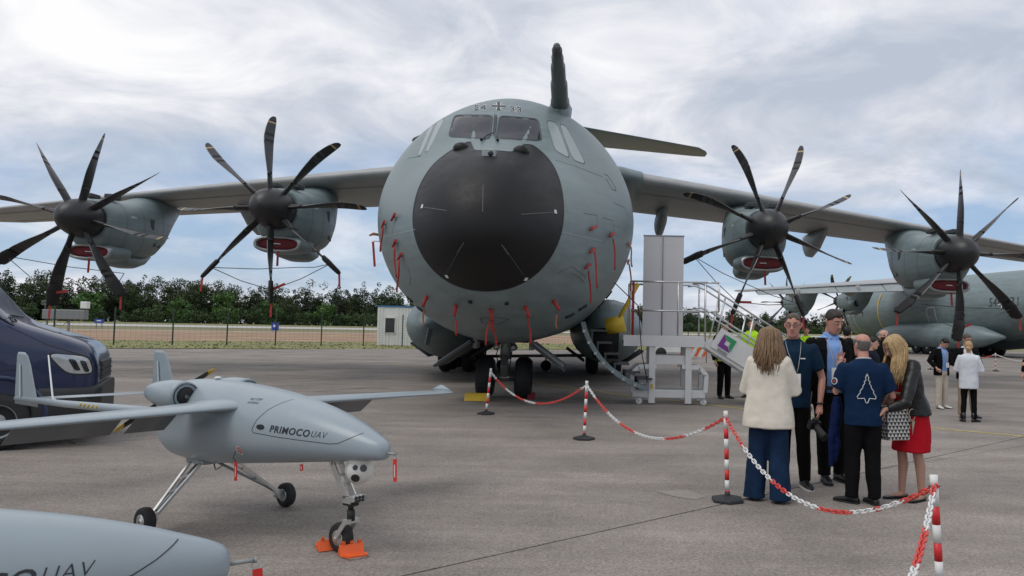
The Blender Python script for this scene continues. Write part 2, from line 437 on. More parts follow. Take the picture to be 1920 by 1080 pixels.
for row in range(4):
    t = 0.0
    while t < len(wood_edge) - 1.01:
        x, y = edge_pt(t); scale = y / 260.0
        far = y > 400
        x += rng.randn() * 2.0; y += row * 8.0 * scale + rng.randn() * 2.5
        H = (10.0 + 6.0 * rng.rand() ** 1.5) + row * 1.1
        kind = 0 if rng.rand() < (.62 if row > 0 else .25) else 1
        g = rng.rand()
        col = (0.026 + .014 * g, 0.036 + .012 * g, 0.022 + .006 * g) if kind == 0 else (0.036 + .022 * g, 0.055 + .024 * g, 0.024 + .008 * g)
        plant_tree(x, y, H, kind, 1700 if not far else 600, .48 if not far else .9, col, row == 0 and not far)
        k = min(int(t), len(wood_edge) - 2); a, b_ = wood_edge[k], wood_edge[k + 1]; seg = math.hypot(b_[0] - a[0], b_[1] - a[1])
        t += (4.6 + 2.5 * rng.rand()) * (1 if not far else 1.5) / seg
t = 0.0
while t < len(wood_edge) - 1.01:   # the shrub belt at the wood's foot
    x, y = edge_pt(t); y -= 9 + rng.rand() * 5; g = rng.rand(); far = y > 400
    plant_tree(x, y, 4.2 + 3.4 * rng.rand(), 2, 520 if not far else 200, .5 if not far else 1.0, (0.036 + .03 * g, 0.066 + .04 * g, 0.026 + .01 * g), False)
    k = min(int(t), len(wood_edge) - 2); a, b_ = wood_edge[k], wood_edge[k + 1]; seg = math.hypot(b_[0] - a[0], b_[1] - a[1])
    t += (2.6 + 2 * rng.rand()) * (1 if not far else 1.5) / seg
t = 0.0
while t < len(wood_edge) - 1.01:
    x, y = edge_pt(t); y += 14 + rng.rand() * 8; far = y > 400
    plant_tree(x, y, 9.0, 2, 420 if not far else 200, 1.1 if not far else 1.6, (0.02, 0.034, 0.016), False)
    k = min(int(t), len(wood_edge) - 2); a, b_ = wood_edge[k], wood_edge[k + 1]; seg = math.hypot(b_[0] - a[0], b_[1] - a[1])
    t += 3.4 * (1 if not far else 1.5) / seg
wood = quads_obj('woodland', np.concatenate(Qs), np.concatenate(Ts), M_leaf)
tag(wood, 'dark mixed pine and broadleaf wood along the far side of the airfield', 'woods', kind='stuff')
tk = trunk.build('woodland_trunks', M_bark, wood, fixn=False); tk['kind'] = 'stuff'
# the few rounded lighter trees that stand out in front of the wood
for u_, Y_, H_, lab in ((165, 222, 9.5, 'rounded light green tree below the leftmost propeller, before the wood'),
                        (330, 236, 8.5, 'pale green broadleaf tree between the two left propellers, before the wood'),
                        (425, 245, 11, 'tall rounded green tree below the second propeller from left'),
                        (505, 254, 9.0, 'small bright green tree just right of the second propeller hub'),
                        (610, 262, 8.5, 'light green bushy tree left of the white cabin, before the wood'),
                        (1325, 470, 10, 'rounded green tree seen behind the mobile stair railing')):
    Qs = []; Ts = []
    p = PY(u_, 612, Y_)
    root = thing('broadleaf_tree', lab, 'tree', (p.x, Y_, 0.9), group='single trees before the wood')
    bl = broad_blobs(rng, H_); q = leaf_cloud(rng, [(b[0] * 1.25, b[1] * 1.25, b[2] * .95, b[3] * 1.3, b[4] * 1.3, b[5] * 1.2) for b in bl], 900, .8)
    g = rng.rand(); tnt = np.tile(np.array((0.05 + .02 * g, 0.105 + .03 * g, 0.032)), (900, 1)) * (0.8 + .4 * rng.rand(900, 1))
    quads_obj('crown', q, tnt, M_leaf, root)
    tr = MB(); tr.tube([(0, 0, -.6), (.1, 0, H_ * .4), (0, .1, H_ * .8)], [.2, .14, .04], 6)
    for a_ in range(4): tr.tube([(0, 0, H_ * .3), (math.cos(a_ * 1.6) * H_ * .2, math.sin(a_ * 1.6) * H_ * .2, H_ * .6)], [.09, .03], 5)
    tr.build('trunk', M_bark, root)

# --- perimeter fence
M_fence = mat('fence_green', (0.012, 0.03, 0.022), 0.5)
M_wire = mat('fence_wire', (0.03, 0.045, 0.038), 0.6)
fence = thing('mesh_fence', 'dark green wire mesh fence on slim posts along the apron edge', 'fence', (0, 0, 0))
fpts = []
for u_, v_ in ((100, 640), (213, 643), (323, 645), (425, 646), (516, 647), (602, 648), (681, 649), (754, 650), (822, 650.5), (1290, 655), (1400, 656), (1500, 657)):
    d = ray(u_, v_)
    # meet the line parallel to the apron edge, 6 m out
    base = EA + enor * 6.0
    A = np.array([[d.x, -edir.x], [d.y, -edir.y]]); s_, _ = np.linalg.solve(A, np.array([base.x, base.y]))
    p = Vector((d.x * s_, d.y * s_, tz(6.0))); fpts.append(p)
for p in fpts:
    m_ = MB(); m_.box((p.x, p.y, p.z + 1.2), (.07, .07, 2.5)); m_.build('fence_post', M_fence, fence)
for a, b_ in zip(fpts[:-1], fpts[1:]):
    m_ = MB()
    for k in range(13):
        z = 0.1 + k * 0.18; m_.bar(a + Vector((0, 0, z)), b_ + Vector((0, 0, z)), .006, .006)
    L_ = (b_ - a).length; nv = int(L_ / .3)
    for k in range(1, nv):
        q = a.lerp(b_, k / nv); m_.bar(q + Vector((0, 0, .1)), q + Vector((0, 0, 2.28)), .005, .005, up=(0, 1, 0))
    m_.build('wire_panel', M_wire, fence, fixn=False)

# --- airfield bits: cabin, instrument, signs
M_white = mat('white_sheet', (0.72, 0.72, 0.70), 0.55, var=.06, vscale=1.5)
M_bluetrim = mat('blue_trim', (0.04, 0.16, 0.33), 0.5)
M_dkglass = mat('dark_glass', (0.015, 0.018, 0.02), 0.08, spec=.6)
cp = G(706, 648); cY = cp.y
cab = thing('site_cabin', 'white ribbed metal site cabin with blue roof edge behind the aircraft', 'cabin', (cp.x, cp.y, 0), (0, 0, R(8)))
m_ = MB(); sw, sd, sh = 2.6, 6.0, 3.1
m_.box((sw / 2, sd / 2, sh / 2), (sw, sd, sh)); m_.build('wall', M_white, cab)
for k in range(10):
    x = .12 + k * .245
    m_ = MB(); m_.box((x, -.02, sh / 2), (.11, .035, sh - .1)); 
    if 0.55 < x < 1.45: m_ = MB(); m_.box((x, -.02, .48), (.11, .035, .86))
    m_.build('wall_rib', M_white, cab)
m_ = MB(); m_.box((sw / 2, sd / 2, sh + .06), (sw + .12, sd + .12, .12)); m_.build('roof', M_bluetrim, cab)
m_ = MB()
for bx in ((1.0, -.045, 1.02, .86, .09, .06), (1.0, -.045, 2.25, .86, .09, .06), (.6, -.045, 1.63, .06, .09, 1.28), (1.4, -.045, 1.63, .06, .09, 1.28)): m_.box(bx[:3], bx[3:])
wf = m_.build('window', M_white, cab); m_ = MB(); m_.box((1.0, -.02, 1.63), (.76, .03, 1.2)); m_.build('pane', M_dkglass, wf)

M_gmetal = mat('grey_metal', (0.22, 0.23, 0.24), 0.5, .3)
ip = PY(122, 600, 60); ins = thing('weather_instrument', 'grey runway visibility instrument box on legs behind the dark blue van', 'instrument', (ip.x, 60, 0))
m_ = MB(); m_.box((0, 0, 2.0), (3.3, .5, .75)); m_.build('body', M_gmetal, ins, .05)
for x in (-1.4, 0.3):
    m_ = MB(); m_.tube([(x, 0, 0), (x, 0, 1.7)], .09, 8); m_.build('leg', M_gmetal, ins)
m_ = MB(); m_.tube([(-1.6, 0, 2.3), (-1.6, 0, 3.1)], .04, 6)
for k in range(4): m_.box((-1.35, 0, 2.75 + k * .1), (.9, .3, .04))
m_.build('louvre_screen', M_gmetal, ins)
m_ = MB(); m_.box((1.5, 0, 2.75), (.55, .4, .55)); m_.build('sensor_head', M_white, ins, .05)
m_ = MB(); m_.tube([(-.9, -.2, 1.65), (-.5, -.25, 1.2), (0, -.2, 1.15), (.3, -.1, 1.5)], .03, 6); m_.build('cable', M_gmetal, ins)
M_signblue = mat('sign_blue', (0.02, 0.06, 0.35), 0.5)
for u_, v_, w_, h_, lab in ((516, 612, 1.0, 1.1, 'small blue airfield sign on the grass left of the cabin'), (186, 602, 1.3, .55, 'tiny blue runway sign right of the weather instrument')):
    p = PY(u_, v_, 110); s_ = thing('airfield_sign', lab, 'sign', (p.x, 110, p.z))
    m_ = MB(); m_.box((0, 0, 0), (w_, .12, h_)); m_.build('board', M_signblue, s_)
    m_ = MB(); m_.box((0, -.07, .06), (w_ * .5, .02, h_ * .3)); m_.build('symbol', M_white, s_)
    
    for x in (-w_ * .3, w_ * .3): m_ = MB(); m_.box((x, 0, -h_ / 2 - .4), (.08, .08, .8)); m_.build('leg', M_gmetal, s_)
# ================================================================== transport aircraft
def paint_mat(name, col, rough=.5, var=.07, streak=.10, lines=False, spec=.5):
    m = bpy.data.materials.new(name); m.use_nodes = True; nt = m.node_tree; b = nt.nodes['Principled BSDF']; L = nt.links.new; N = nt.nodes.new
    tc = N('ShaderNodeTexCoord'); f = None
    for sc_, st, a in ((1.2, (1, 1, 1), var), (2.2, (1, .35, 3.0), streak), (14, (1, 1, 1), var * .6)):
        mp = N('ShaderNodeMapping'); mp.inputs['Scale'].default_value = st; L(tc.outputs['Object'], mp.inputs[0])
        n = N('ShaderNodeTexNoise'); n.inputs['Scale'].default_value = sc_; n.inputs['Detail'].default_value = 5; L(mp.outputs[0], n.inputs['Vector'])
        r = N('ShaderNodeMapRange'); r.inputs[1].default_value = .3; r.inputs[2].default_value = .7; r.inputs[3].default_value = 1 - a; r.inputs[4].default_value = 1 + a; L(n.outputs[0], r.inputs[0])
        if f is None: f = r.outputs[0]
        else:
            q = N('ShaderNodeMath'); q.operation = 'MULTIPLY'; L(f, q.inputs[0]); L(r.outputs[0], q.inputs[1]); f = q.outputs[0]
    if lines:
        sp_ = N('ShaderNodeSeparateXYZ'); L(tc.outputs['Object'], sp_.inputs[0])
        for out_, per, wd in (('Y', .62, .016), ('Z', .93, .012)):
            a_ = N('ShaderNodeMath'); a_.operation = 'MODULO'; L(sp_.outputs[out_], a_.inputs[0]); a_.inputs[1].default_value = per
            b_ = N('ShaderNodeMath'); b_.operation = 'ABSOLUTE'; L(a_.outputs[0], b_.inputs[0])
            c_ = N('ShaderNodeMath'); c_.operation = 'LESS_THAN'; L(b_.outputs[0], c_.inputs[0]); c_.inputs[1].default_value = wd
            d_ = N('ShaderNodeMath'); d_.operation = 'MULTIPLY_ADD'; L(c_.outputs[0], d_.inputs[0]); d_.inputs[1].default_value = -.16; d_.inputs[2].default_value = 1.0
            e_ = N('ShaderNodeMath'); e_.operation = 'MULTIPLY'; L(f, e_.inputs[0]); L(d_.outputs[0], e_.inputs[1]); f = e_.outputs[0]
    s_ = N('ShaderNodeVectorMath'); s_.operation = 'SCALE'; s_.inputs[0].default_value = col; L(f, s_.inputs[3]); L(s_.outputs[0], b.inputs['Base Color'])
    rr = N('ShaderNodeMath'); rr.operation = 'MULTIPLY'; rr.inputs[1].default_value = rough; L(f, rr.inputs[0]); L(rr.outputs[0], b.inputs['Roughness'])
    b.inputs['Specular IOR Level'].default_value = spec
    return m
M_air = paint_mat('airframe_grey_green', (0.166, 0.214, 0.220), .42, .09, .14, True)
M_wing = paint_mat('wing_grey', (0.33, 0.335, 0.33), .45)
M_radome = paint_mat('radome_black', (0.0045, 0.0045, 0.005), .5, .12, .1, False, .38)
M_spin = paint_mat('spinner_dark', (0.017, 0.017, 0.018), .42, .1, .05)
M_blade = mat('blade_dark', (0.022, 0.0215, 0.022), .4, var=.15, vscale=3)
M_tipy = mat('blade_tip_band', (0.45, 0.33, 0.16), .6, var=.2, vscale=20)
M_bladeedge = mat('blade_erosion_strip', (0.20, 0.20, 0.20), .35, .6)
M_black = mat('black_rubber', (0.012, 0.012, 0.012), .7, var=.3, vscale=12)
M_tyre = mat('tyre', (0.014, 0.014, 0.015), .75, var=.35, vscale=9, bump=.3, bscale=60)
M_steel = mat('steel', (0.42, 0.42, 0.42), .32, .85, var=.12, vscale=10)
M_lip = mat('intake_lip', (0.42, 0.43, 0.43), .35, .7)
M_red = mat('red_cover', (0.16, 0.012, 0.017), .65, var=.25, vscale=6, bump=.3, bscale=14)
M_redtag = mat('red_ribbon', (0.36, 0.03, 0.024), .7, var=.25, vscale=15)
M_orange = mat('faded_ribbon', (0.34, 0.13, 0.07), .75, var=.25, vscale=15)
M_cloth = mat('black_cloth_cover', (0.016, 0.016, 0.017), .8, var=.3, vscale=8, bump=.6, bscale=18)
M_cord = mat('cord', (0.13, 0.12, 0.12), .8)
M_line = mat('panel_gap', (0.055, 0.068, 0.070), .7)
M_ltline = mat('pale_panel_line', (0.33, 0.37, 0.37), .6)
M_mark_dk = mat('marking_dark', (0.045, 0.05, 0.052), .6)
M_mark_wh = mat('marking_white', (0.62, 0.64, 0.63), .6)
M_markgrey = mat('marking_grey', (0.46, 0.49, 0.49), .6)
M_screen = mat('windscreen_glass', (0.028, 0.029, 0.032), .08, spec=.28)
M_blind = mat('blanked_window', (0.29, 0.335, 0.34), .35, var=.05, vscale=2)
M_frame = mat('window_seal', (0.05, 0.062, 0.07), .5)
M_yel = mat('yellow_paint', (0.62, 0.42, 0.03), .5, var=.15, vscale=5)
M_gearw = mat('gear_grey', (0.30, 0.32, 0.32), .45, .2, var=.15, vscale=6)
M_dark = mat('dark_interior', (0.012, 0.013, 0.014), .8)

AYAW, AROLL = 0.032, 0.018
AORG = Vector((-2.24, 18.0, 0))
AM = Matrix.Translation(AORG) @ Matrix.Rotation(AYAW, 4, 'Z') @ Matrix.Rotation(AROLL, 4, 'Y')
AMI = AM.inverted()
plane = thing('transport_aircraft', 'large grey green four engined military transport aircraft parked nose towards the viewer', 'aircraft')
plane.matrix_world = AM
SN = -5.5                                        # local y of the nose tip
sq = lambda a: [math.sqrt(x) for x in a]
f_zt = interp(sq([0, .06, .25, .6, 1.0, 1.5, 2.1, 2.6, 3.2, 3.9, 4.6, 5.5, 7, 22, 30, 38, 45]), [3.3, 3.66, 4.00, 4.36, 4.63, 4.88, 5.14, 5.45, 5.92, 6.42, 6.76, 6.93, 6.98, 6.98, 6.95, 6.8, 6.5])
f_zb = interp(sq([0, .06, .25, .6, 1.0, 1.5, 2.1, 3, 4, 5, 7, 22, 26, 32, 38, 45]), [3.3, 2.98, 2.70, 2.38, 2.12, 1.88, 1.66, 1.44, 1.33, 1.28, 1.28, 1.30, 1.75, 3.2, 4.7, 6.0])
f_w = interp(sq([0, .06, .25, .6, 1.0, 1.5, 2.1, 3, 3.8, 4.5, 5.5, 22, 28, 35, 41, 45]), [0.0, .33, .66, 1.02, 1.32, 1.63, 1.96, 2.39, 2.66, 2.80, 2.83, 2.83, 2.65, 1.9, 1.0, .25])
f_zc = interp([0, 1.0, 2.5, 4.0, 5.5, 24, 45], [3.3, 3.4, 3.65, 3.92, 4.05, 4.1, 6.2])
def fus(s, ph):
    q = math.sqrt(max(s, 0)); zt, zb, w, zc_ = f_zt(q), f_zb(q), f_w(q), f_zc(s)
    c, sn = math.cos(ph), math.sin(ph)
    if c > 0 and 2.5 < s < 30:
        k = min(1.0, (s - 2.5) / 2.0); e = 2 / (2 - .13 * k); sn = math.copysign(abs(sn) ** e, sn); c = c ** e
    return (w * sn, SN + s, zc_ + c * ((zt - zc_) if c > 0 else (zc_ - zb)))
def rad_inside(x, z):
    notch = 1 / (1 + math.exp((abs(x + .02) - .42) / .025))
    if z > 5.19 - .36 * notch: return False
    return (abs(x) / 1.32) ** 2.15 + ((z - 3.62) / (1.76 if z > 3.62 else 1.38)) ** 2 < 1
NPH = 160; phs = [2 * PI * k / NPH for k in range(NPH)]; sb = []
for ph in phs:
    lo, hi = 0.0, 4.5
    for _ in range(26):
        mid = (lo + hi) / 2; p = fus(mid, ph)
        if rad_inside(p[0], p[2]): lo = mid
        else: hi = mid
    sb.append(lo)
mb = MB(); rings = []
for i in range(41):
    t = i / 40; rings.append([fus(max(1e-5, b * t * t), ph) for b, ph in zip(sb, phs)])
mb.loft(rings, 0, False, True)
radome = mb.build('radome', M_radome, plane)
mb = MB(); rings = []
for i in range(46):
    t = i / 45; rings.append([fus(b + (6.5 - b) * (t ** 1.3), ph) for b, ph in zip(sb, phs)])
for s_ in (8, 10, 13, 16, 19, 22, 23.5, 25, 27, 29, 31, 33, 35, 37, 39, 41, 43, 45): rings.append([fus(s_, ph) for ph in phs])
mb.loft(rings, 0, False, True)
fuselage = mb.build('fuselage', M_air, plane)
# thin bead around the radome edge
mb = MB(); mb.tube([np.array(fus(b, ph)) for b, ph in zip(sb, phs)] + [np.array(fus(sb[0], 0))], .008, 5, cap=False); mb.build('radome_seal', M_line, plane, fixn=False)
VV = [v.co.copy() for v in radome.data.vertices]; n0 = len(VV)
FF = [tuple(p.vertices) for p in radome.data.polygons] + [tuple(i + n0 for i in p.vertices) for p in fuselage.data.polygons]
VV += [v.co.copy() for v in fuselage.data.vertices]
NOSE = BVHTree.FromPolygons(VV, FF)
AM3I = AMI.to_3x3()
def hit(u, v, off=0.0):
    o = AMI @ CO; d = (AM3I @ ray(u, v)).normalized()
    loc, nor, _, _ = NOSE.ray_cast(o, d)
    if loc is None:
        q = o + d * 17.5; loc, nor, _, _ = NOSE.find_nearest(q)
    if nor.dot(d) > 0: nor = -nor
    return loc + nor * off, nor
def bil(Q, a, b): # Q: tl,tr,br,bl ; a,b in 0..1
    return tuple((Q[0][k] * (1 - a) + Q[1][k] * a) * (1 - b) + (Q[3][k] * (1 - a) + Q[2][k] * a) * b for k in (0, 1))
def patch(name, Q, m, parent, off=.012, ex=7, nr=8, na=48, inner=0.0, grow=1.0):
    mb = MB(); rings = []
    for i in range(nr + 1):
        r = (inner + (1 - inner) * i / nr) * grow; ring = []
        for j in range(na):
            t = 2 * PI * j / na; c, s = math.cos(t), math.sin(t)
            a = math.copysign(abs(c) ** (2 / ex), c) * max(r, 1e-4); b = math.copysign(abs(s) ** (2 / ex), s) * max(r, 1e-4)
            u, v = bil(Q, .5 + a / 2, .5 + b / 2); p, n = hit(u, v, off if 0 < i < nr or inner == 0 and i < nr else off * .2); ring.append(p)
        rings.append(ring)
    mb.loft(rings, 0, False, True)
    return mb.build(name, m, parent, fixn=False)
def ribbon(name, pix, m, parent, w=.012, off=.003, step=10, closed=False):
    pts = []
    if closed: pix = list(pix) + [pix[0]]
    for (a, b) in zip(pix[:-1], pix[1:]):
        n = max(1, int(math.hypot(b[0] - a[0], b[1] - a[1]) / step))
        for k in range(n): pts.append((a[0] + (b[0] - a[0]) * k / n, a[1] + (b[1] - a[1]) * k / n))
    pts.append(pix[-1]); H = [hit(u, v, off) for u, v in pts]; V = []
    for i, (p, n) in enumerate(H):
        t = (H[min(i + 1, len(H) - 1)][0] - H[max(i - 1, 0)][0]).normalized(); s = n.cross(t).normalized() * w / 2; V += [p + s, p - s]
    mb = MB(); mb.add(V, [(2 * i, 2 * i + 1, 2 * i + 3, 2 * i + 2) for i in range(len(H) - 1)], 0, True)
    return mb.build(name, m, parent, fixn=False)
def letter(name, txt, Q, m, parent, off=.006, bold=.0, shear=0.0):
    V, F = text_mesh(txt, 1.0, shear, bold); xs = [p[0] for p in V]; ys = [p[1] for p in V]
    x0, x1, y0, y1 = min(xs), max(xs), min(ys), max(ys)
    P = [hit(*bil(Q, (x - x0) / (x1 - x0), (y1 - y) / (y1 - y0)), off)[0] for x, y in V]
    mb = MB(); mb.add(P, F); return mb.build(name, m, parent, fixn=False)
# windscreens
for Q in (((853, 217), (923, 217), (917, 261), (842, 256)), ((938, 218), (1008, 224), (1015, 264), (932, 259))):
    g = patch('windscreen', Q, M_screen, plane, .004, 9, 8)
    patch('windscreen_frame', Q, M_frame, g, .022, 9, 2, 48, .93, 1.06)
# side windows, blanked pale
for Q in (((822, 224), (834, 222), (803, 284), (797, 284)), ((808, 229), (817, 226), (790, 289), (782, 293)),
          ((1025, 226), (1044, 231), (1069, 297), (1040, 281)), ((1049, 232), (1062, 238), (1099, 308), (1074, 299))):
    g = patch('side_window', Q, M_blind, plane, .006, 5, 5, 36)
    patch('side_window_frame', Q, M_line, g, .010, 5, 1, 36, .96, 1.06)
# wipers
for sg, pts in ((-1, ((903, 266), (912, 257), (925, 252), (928, 218))), (1, ((933, 267), (929, 258), (927, 252), (931, 219)))):
    mb = MB(); mb.tube([hit(u, v, .035)[0] for u, v in pts], .014, 6); w_ = mb.build('wiper', M_frame, plane)
    mb = MB(); mb.tube([hit(u, v, .05)[0] for u, v in (pts[0], (pts[0][0] + .6, pts[0][1] + 1))], .03, 8); mb.build('wiper_pivot', M_dark, w_)
# sensor bulges and camera box on the nose
for (u, v) in ((865, 277), (977, 283)):
    p, n = hit(u, v); mb = MB(); prof = [(.02, -.16), (.10, -.15), (.155, -.06), (.165, .06), (.15, .25), (.1, .5)]
    rings = []
    for r, h in prof: rings.append([(p.x + r * math.cos(a), p.y + .02 + h, p.z - .03 + r * .8 * math.sin(a) - h * .05) for a in [2 * PI * k / 20 for k in range(20)]])
    mb.loft(rings); mb.build('sensor_bulge', M_radome, plane)
p, n = hit(918, 289); mb = MB(); mb.box((p.x, p.y + .06, p.z), (.25, .34, .17)); cb = mb.build('camera_box', M_blind, plane, .03)
mb = MB(); mb.lathe([(.001, -.062), (.045, -.062), (.05, -.05), (.05, 0)], (p.x + .03, p.y - .06, p.z - .01), n=16); mb.build('lens', M_screen, cb)
# registration and cross above the windscreen
letter('registration_outline', '54', ((888, 196), (913, 196), (913, 208), (888, 207)), M_markgrey, plane, .004, .045)
letter('registration_outline', '33', ((954, 198), (979, 200), (979, 213), (954, 210)), M_markgrey, plane, .004, .045)
letter('registration_number', '54', ((889, 197), (912, 197), (912, 207), (889, 206)), M_mark_dk, plane, .007)
letter('registration_number', '33', ((955, 199), (978, 201), (978, 212), (955, 209)), M_mark_dk, plane, .007)
def cross_shape():
    A = []
    for k in range(4):
        a = k * PI / 2; c, s = math.cos(a), math.sin(a)
        for x, y in ((.13, .13), (.5, .24), (.5, -.24), (.13, -.13)): A.append((x * c - y * s, x * s + y * c))
    return [A[i] for i in (1, 2, 3, 13, 14, 15)] , A
def cross(cq, m_out, m_in, parent, hitf, off):
    for nm, grow, m, o in (('cross_border', 1.0, m_out, off), ('national_cross', .8, m_in, off + .004)):
        mb = MB()
        for k in range(4):
            a = k * PI / 2; c, s = math.cos(a), math.sin(a)
            arm = [(.07, .12), (.07, -.12), (.47, .24), (.47, -.24)] if nm == 'cross_border' else [(0, .07), (0, -.07), (.5, .15), (.5, -.15)]
            pts = [(x * c - y * s, x * s + y * c) for x, y in arm]
            n = 6; V = []
            for i in range(n + 1):
                f = i / n
                A_ = (pts[0][0] + (pts[2][0] - pts[0][0]) * f, pts[0][1] + (pts[2][1] - pts[0][1]) * f); B_ = (pts[1][0] + (pts[3][0] - pts[1][0]) * f, pts[1][1] + (pts[3][1] - pts[1][1]) * f)
                V += [hitf(A_, o), hitf(B_, o)]
            mb.add(V, [(2 * i, 2 * i + 1, 2 * i + 3, 2 * i + 2) for i in range(n)])
        mb.build(nm, m, parent, fixn=False)
CQ = ((923, 192), (947, 193), (947, 207), (923, 206))
cross(CQ, M_mark_wh, M_mark_dk, plane, lambda p, o: hit(*bil(CQ, .5 + p[0], .5 - p[1]), o)[0], .006)
# radome diverter strips and reflective squares
for a, b in (((792, 388), (838, 395)), ((1038, 398), (977, 402)), ((906, 347), (905, 397)), ((870, 455), (858, 473)), ((940, 458), (953, 477)), ((866, 460), (838, 512)), ((944, 462), (982, 516))):
    ribbon('diverter_strip', (a, b), M_cord if a[0] not in (866, 944) else M_line, plane, .012, .006)
for u, v in ((792, 387), (1041, 397), (838, 518), (986, 523)):
    p, n = hit(u, v, .008); mb = MB(); t = n.cross(Vector((0, 0, 1))).normalized(); w = t.cross(n).normalized(); r = .034
    mb.add([p + t * r + w * r, p - t * r + w * r, p - t * r - w * r, p + t * r - w * r], [(0, 1, 2, 3)]); mb.build('reflector_square', M_mark_wh, plane, fixn=False)
# panel gaps
for pl, w, m in ((((715, 445), (750, 437), (779, 430)), .012, M_ltline), (((1054, 435), (1100, 445), (1128, 452)), .012, M_ltline),
              (((1133, 326), (1140, 330), (1154, 352), (1155, 358), (1148, 355), (1136, 335)), .02, M_line),
              (((1094, 400), (1118, 404), (1120, 422)), .009, M_line), (((1130, 408), (1150, 414), (1152, 432)), .009, M_line),
              (((1150, 380), (1172, 390), (1180, 408)), .009, M_line), (((1070, 512), (1085, 520), (1096, 530)), .009, M_line),
              (((1045, 512), (1072, 500), (1100, 520)), .009, M_line), (((757, 305), (765, 297), (790, 293)), .009, M_line),
              (((1040, 300), (1080, 312), (1130, 332)), .008, M_line), (((900, 597), (930, 594), (955, 599), (935, 608), (905, 606), (900, 597)), .02, M_line),
              (((740, 410), (735, 440)), .009, M_line), (((765, 500), (770, 520), (768, 535)), .009, M_line), (((840, 598), (900, 597)), .008, M_ltline), (((955, 599), (1015, 592)), .008, M_ltline)):
    ribbon('panel_gap', pl, m, plane, w, .004, 6)
# small dark vents low on the nose
for u, v, a in ((769, 561, .5), (790, 580, .6), (1068, 591, -.5), (1092, 576, -.6), (1128, 571, -.9), (1142, 553, -1.0), (741, 556, 1.2), (731, 540, 1.2), (882, 565, 0), (950, 568, 0)):
    p, n = hit(u, v, .012); t = n.cross(Vector((0, 0, 1))).normalized(); w = t.cross(n).normalized()
    t2 = t * math.cos(a) + w * math.sin(a); w2 = n.cross(t2); l, h = (.11, .035) if a else (.03, .03)
    mb = MB(); V = [p + t2 * i * l + w2 * j * h + n * k * .02 for k in (-1, 1) for i, j in ((1, 1), (-1, 1), (-1, -1), (1, -1))]
    mb.add(V, [(0, 1, 2, 3), (4, 5, 6, 7), (0, 1, 5, 4), (1, 2, 6, 5), (2, 3, 7, 6), (3, 0, 4, 7)]); mb.build('vent', M_dark, plane)
# refuelling probe
L_ = lambda u, v, Y: AMI @ PY(u, v, Y)
b0, b1 = L_(1051, 208, 17.6), L_(1044, 86, 13.6)
mb = MB(); ax = b1 - b0; q = []; rr = []
for t, r in ((-.25, .20), (0, .215), (.18, .21), (.22, .185), (.48, .175), (.5, .15), (.74, .14), (.76, .115), (.86, .115), (.88, .095), (.95, .095), (.955, .07), (.995, .065), (1.0, .03)): q.append(b0 + ax * t); rr.append(r)
mb.tube(q, rr, 20); mb.build('refuelling_probe', paint_mat('probe_grey', (.085, .095, .098), .45), plane)
mb = MB(); rings = []
for t, hw, dz in ((-.35, .05, .1), (-.2, .22, .1), (.05, .27, .1), (.16, .2, .05), (.2, .05, .02)):
    c = b0 + ax * t; rings.append([(c.x + hw * math.cos(a) * 1.0 - (0.25 if math.sin(a) < 0 else 0) * 0, c.y, c.z + (dz if math.sin(a) > 0 else .62) * math.sin(a)) for a in [2 * PI * k / 16 for k in range(16)]])
mb.loft(rings); mb.build('probe_fairing', M_air, plane)

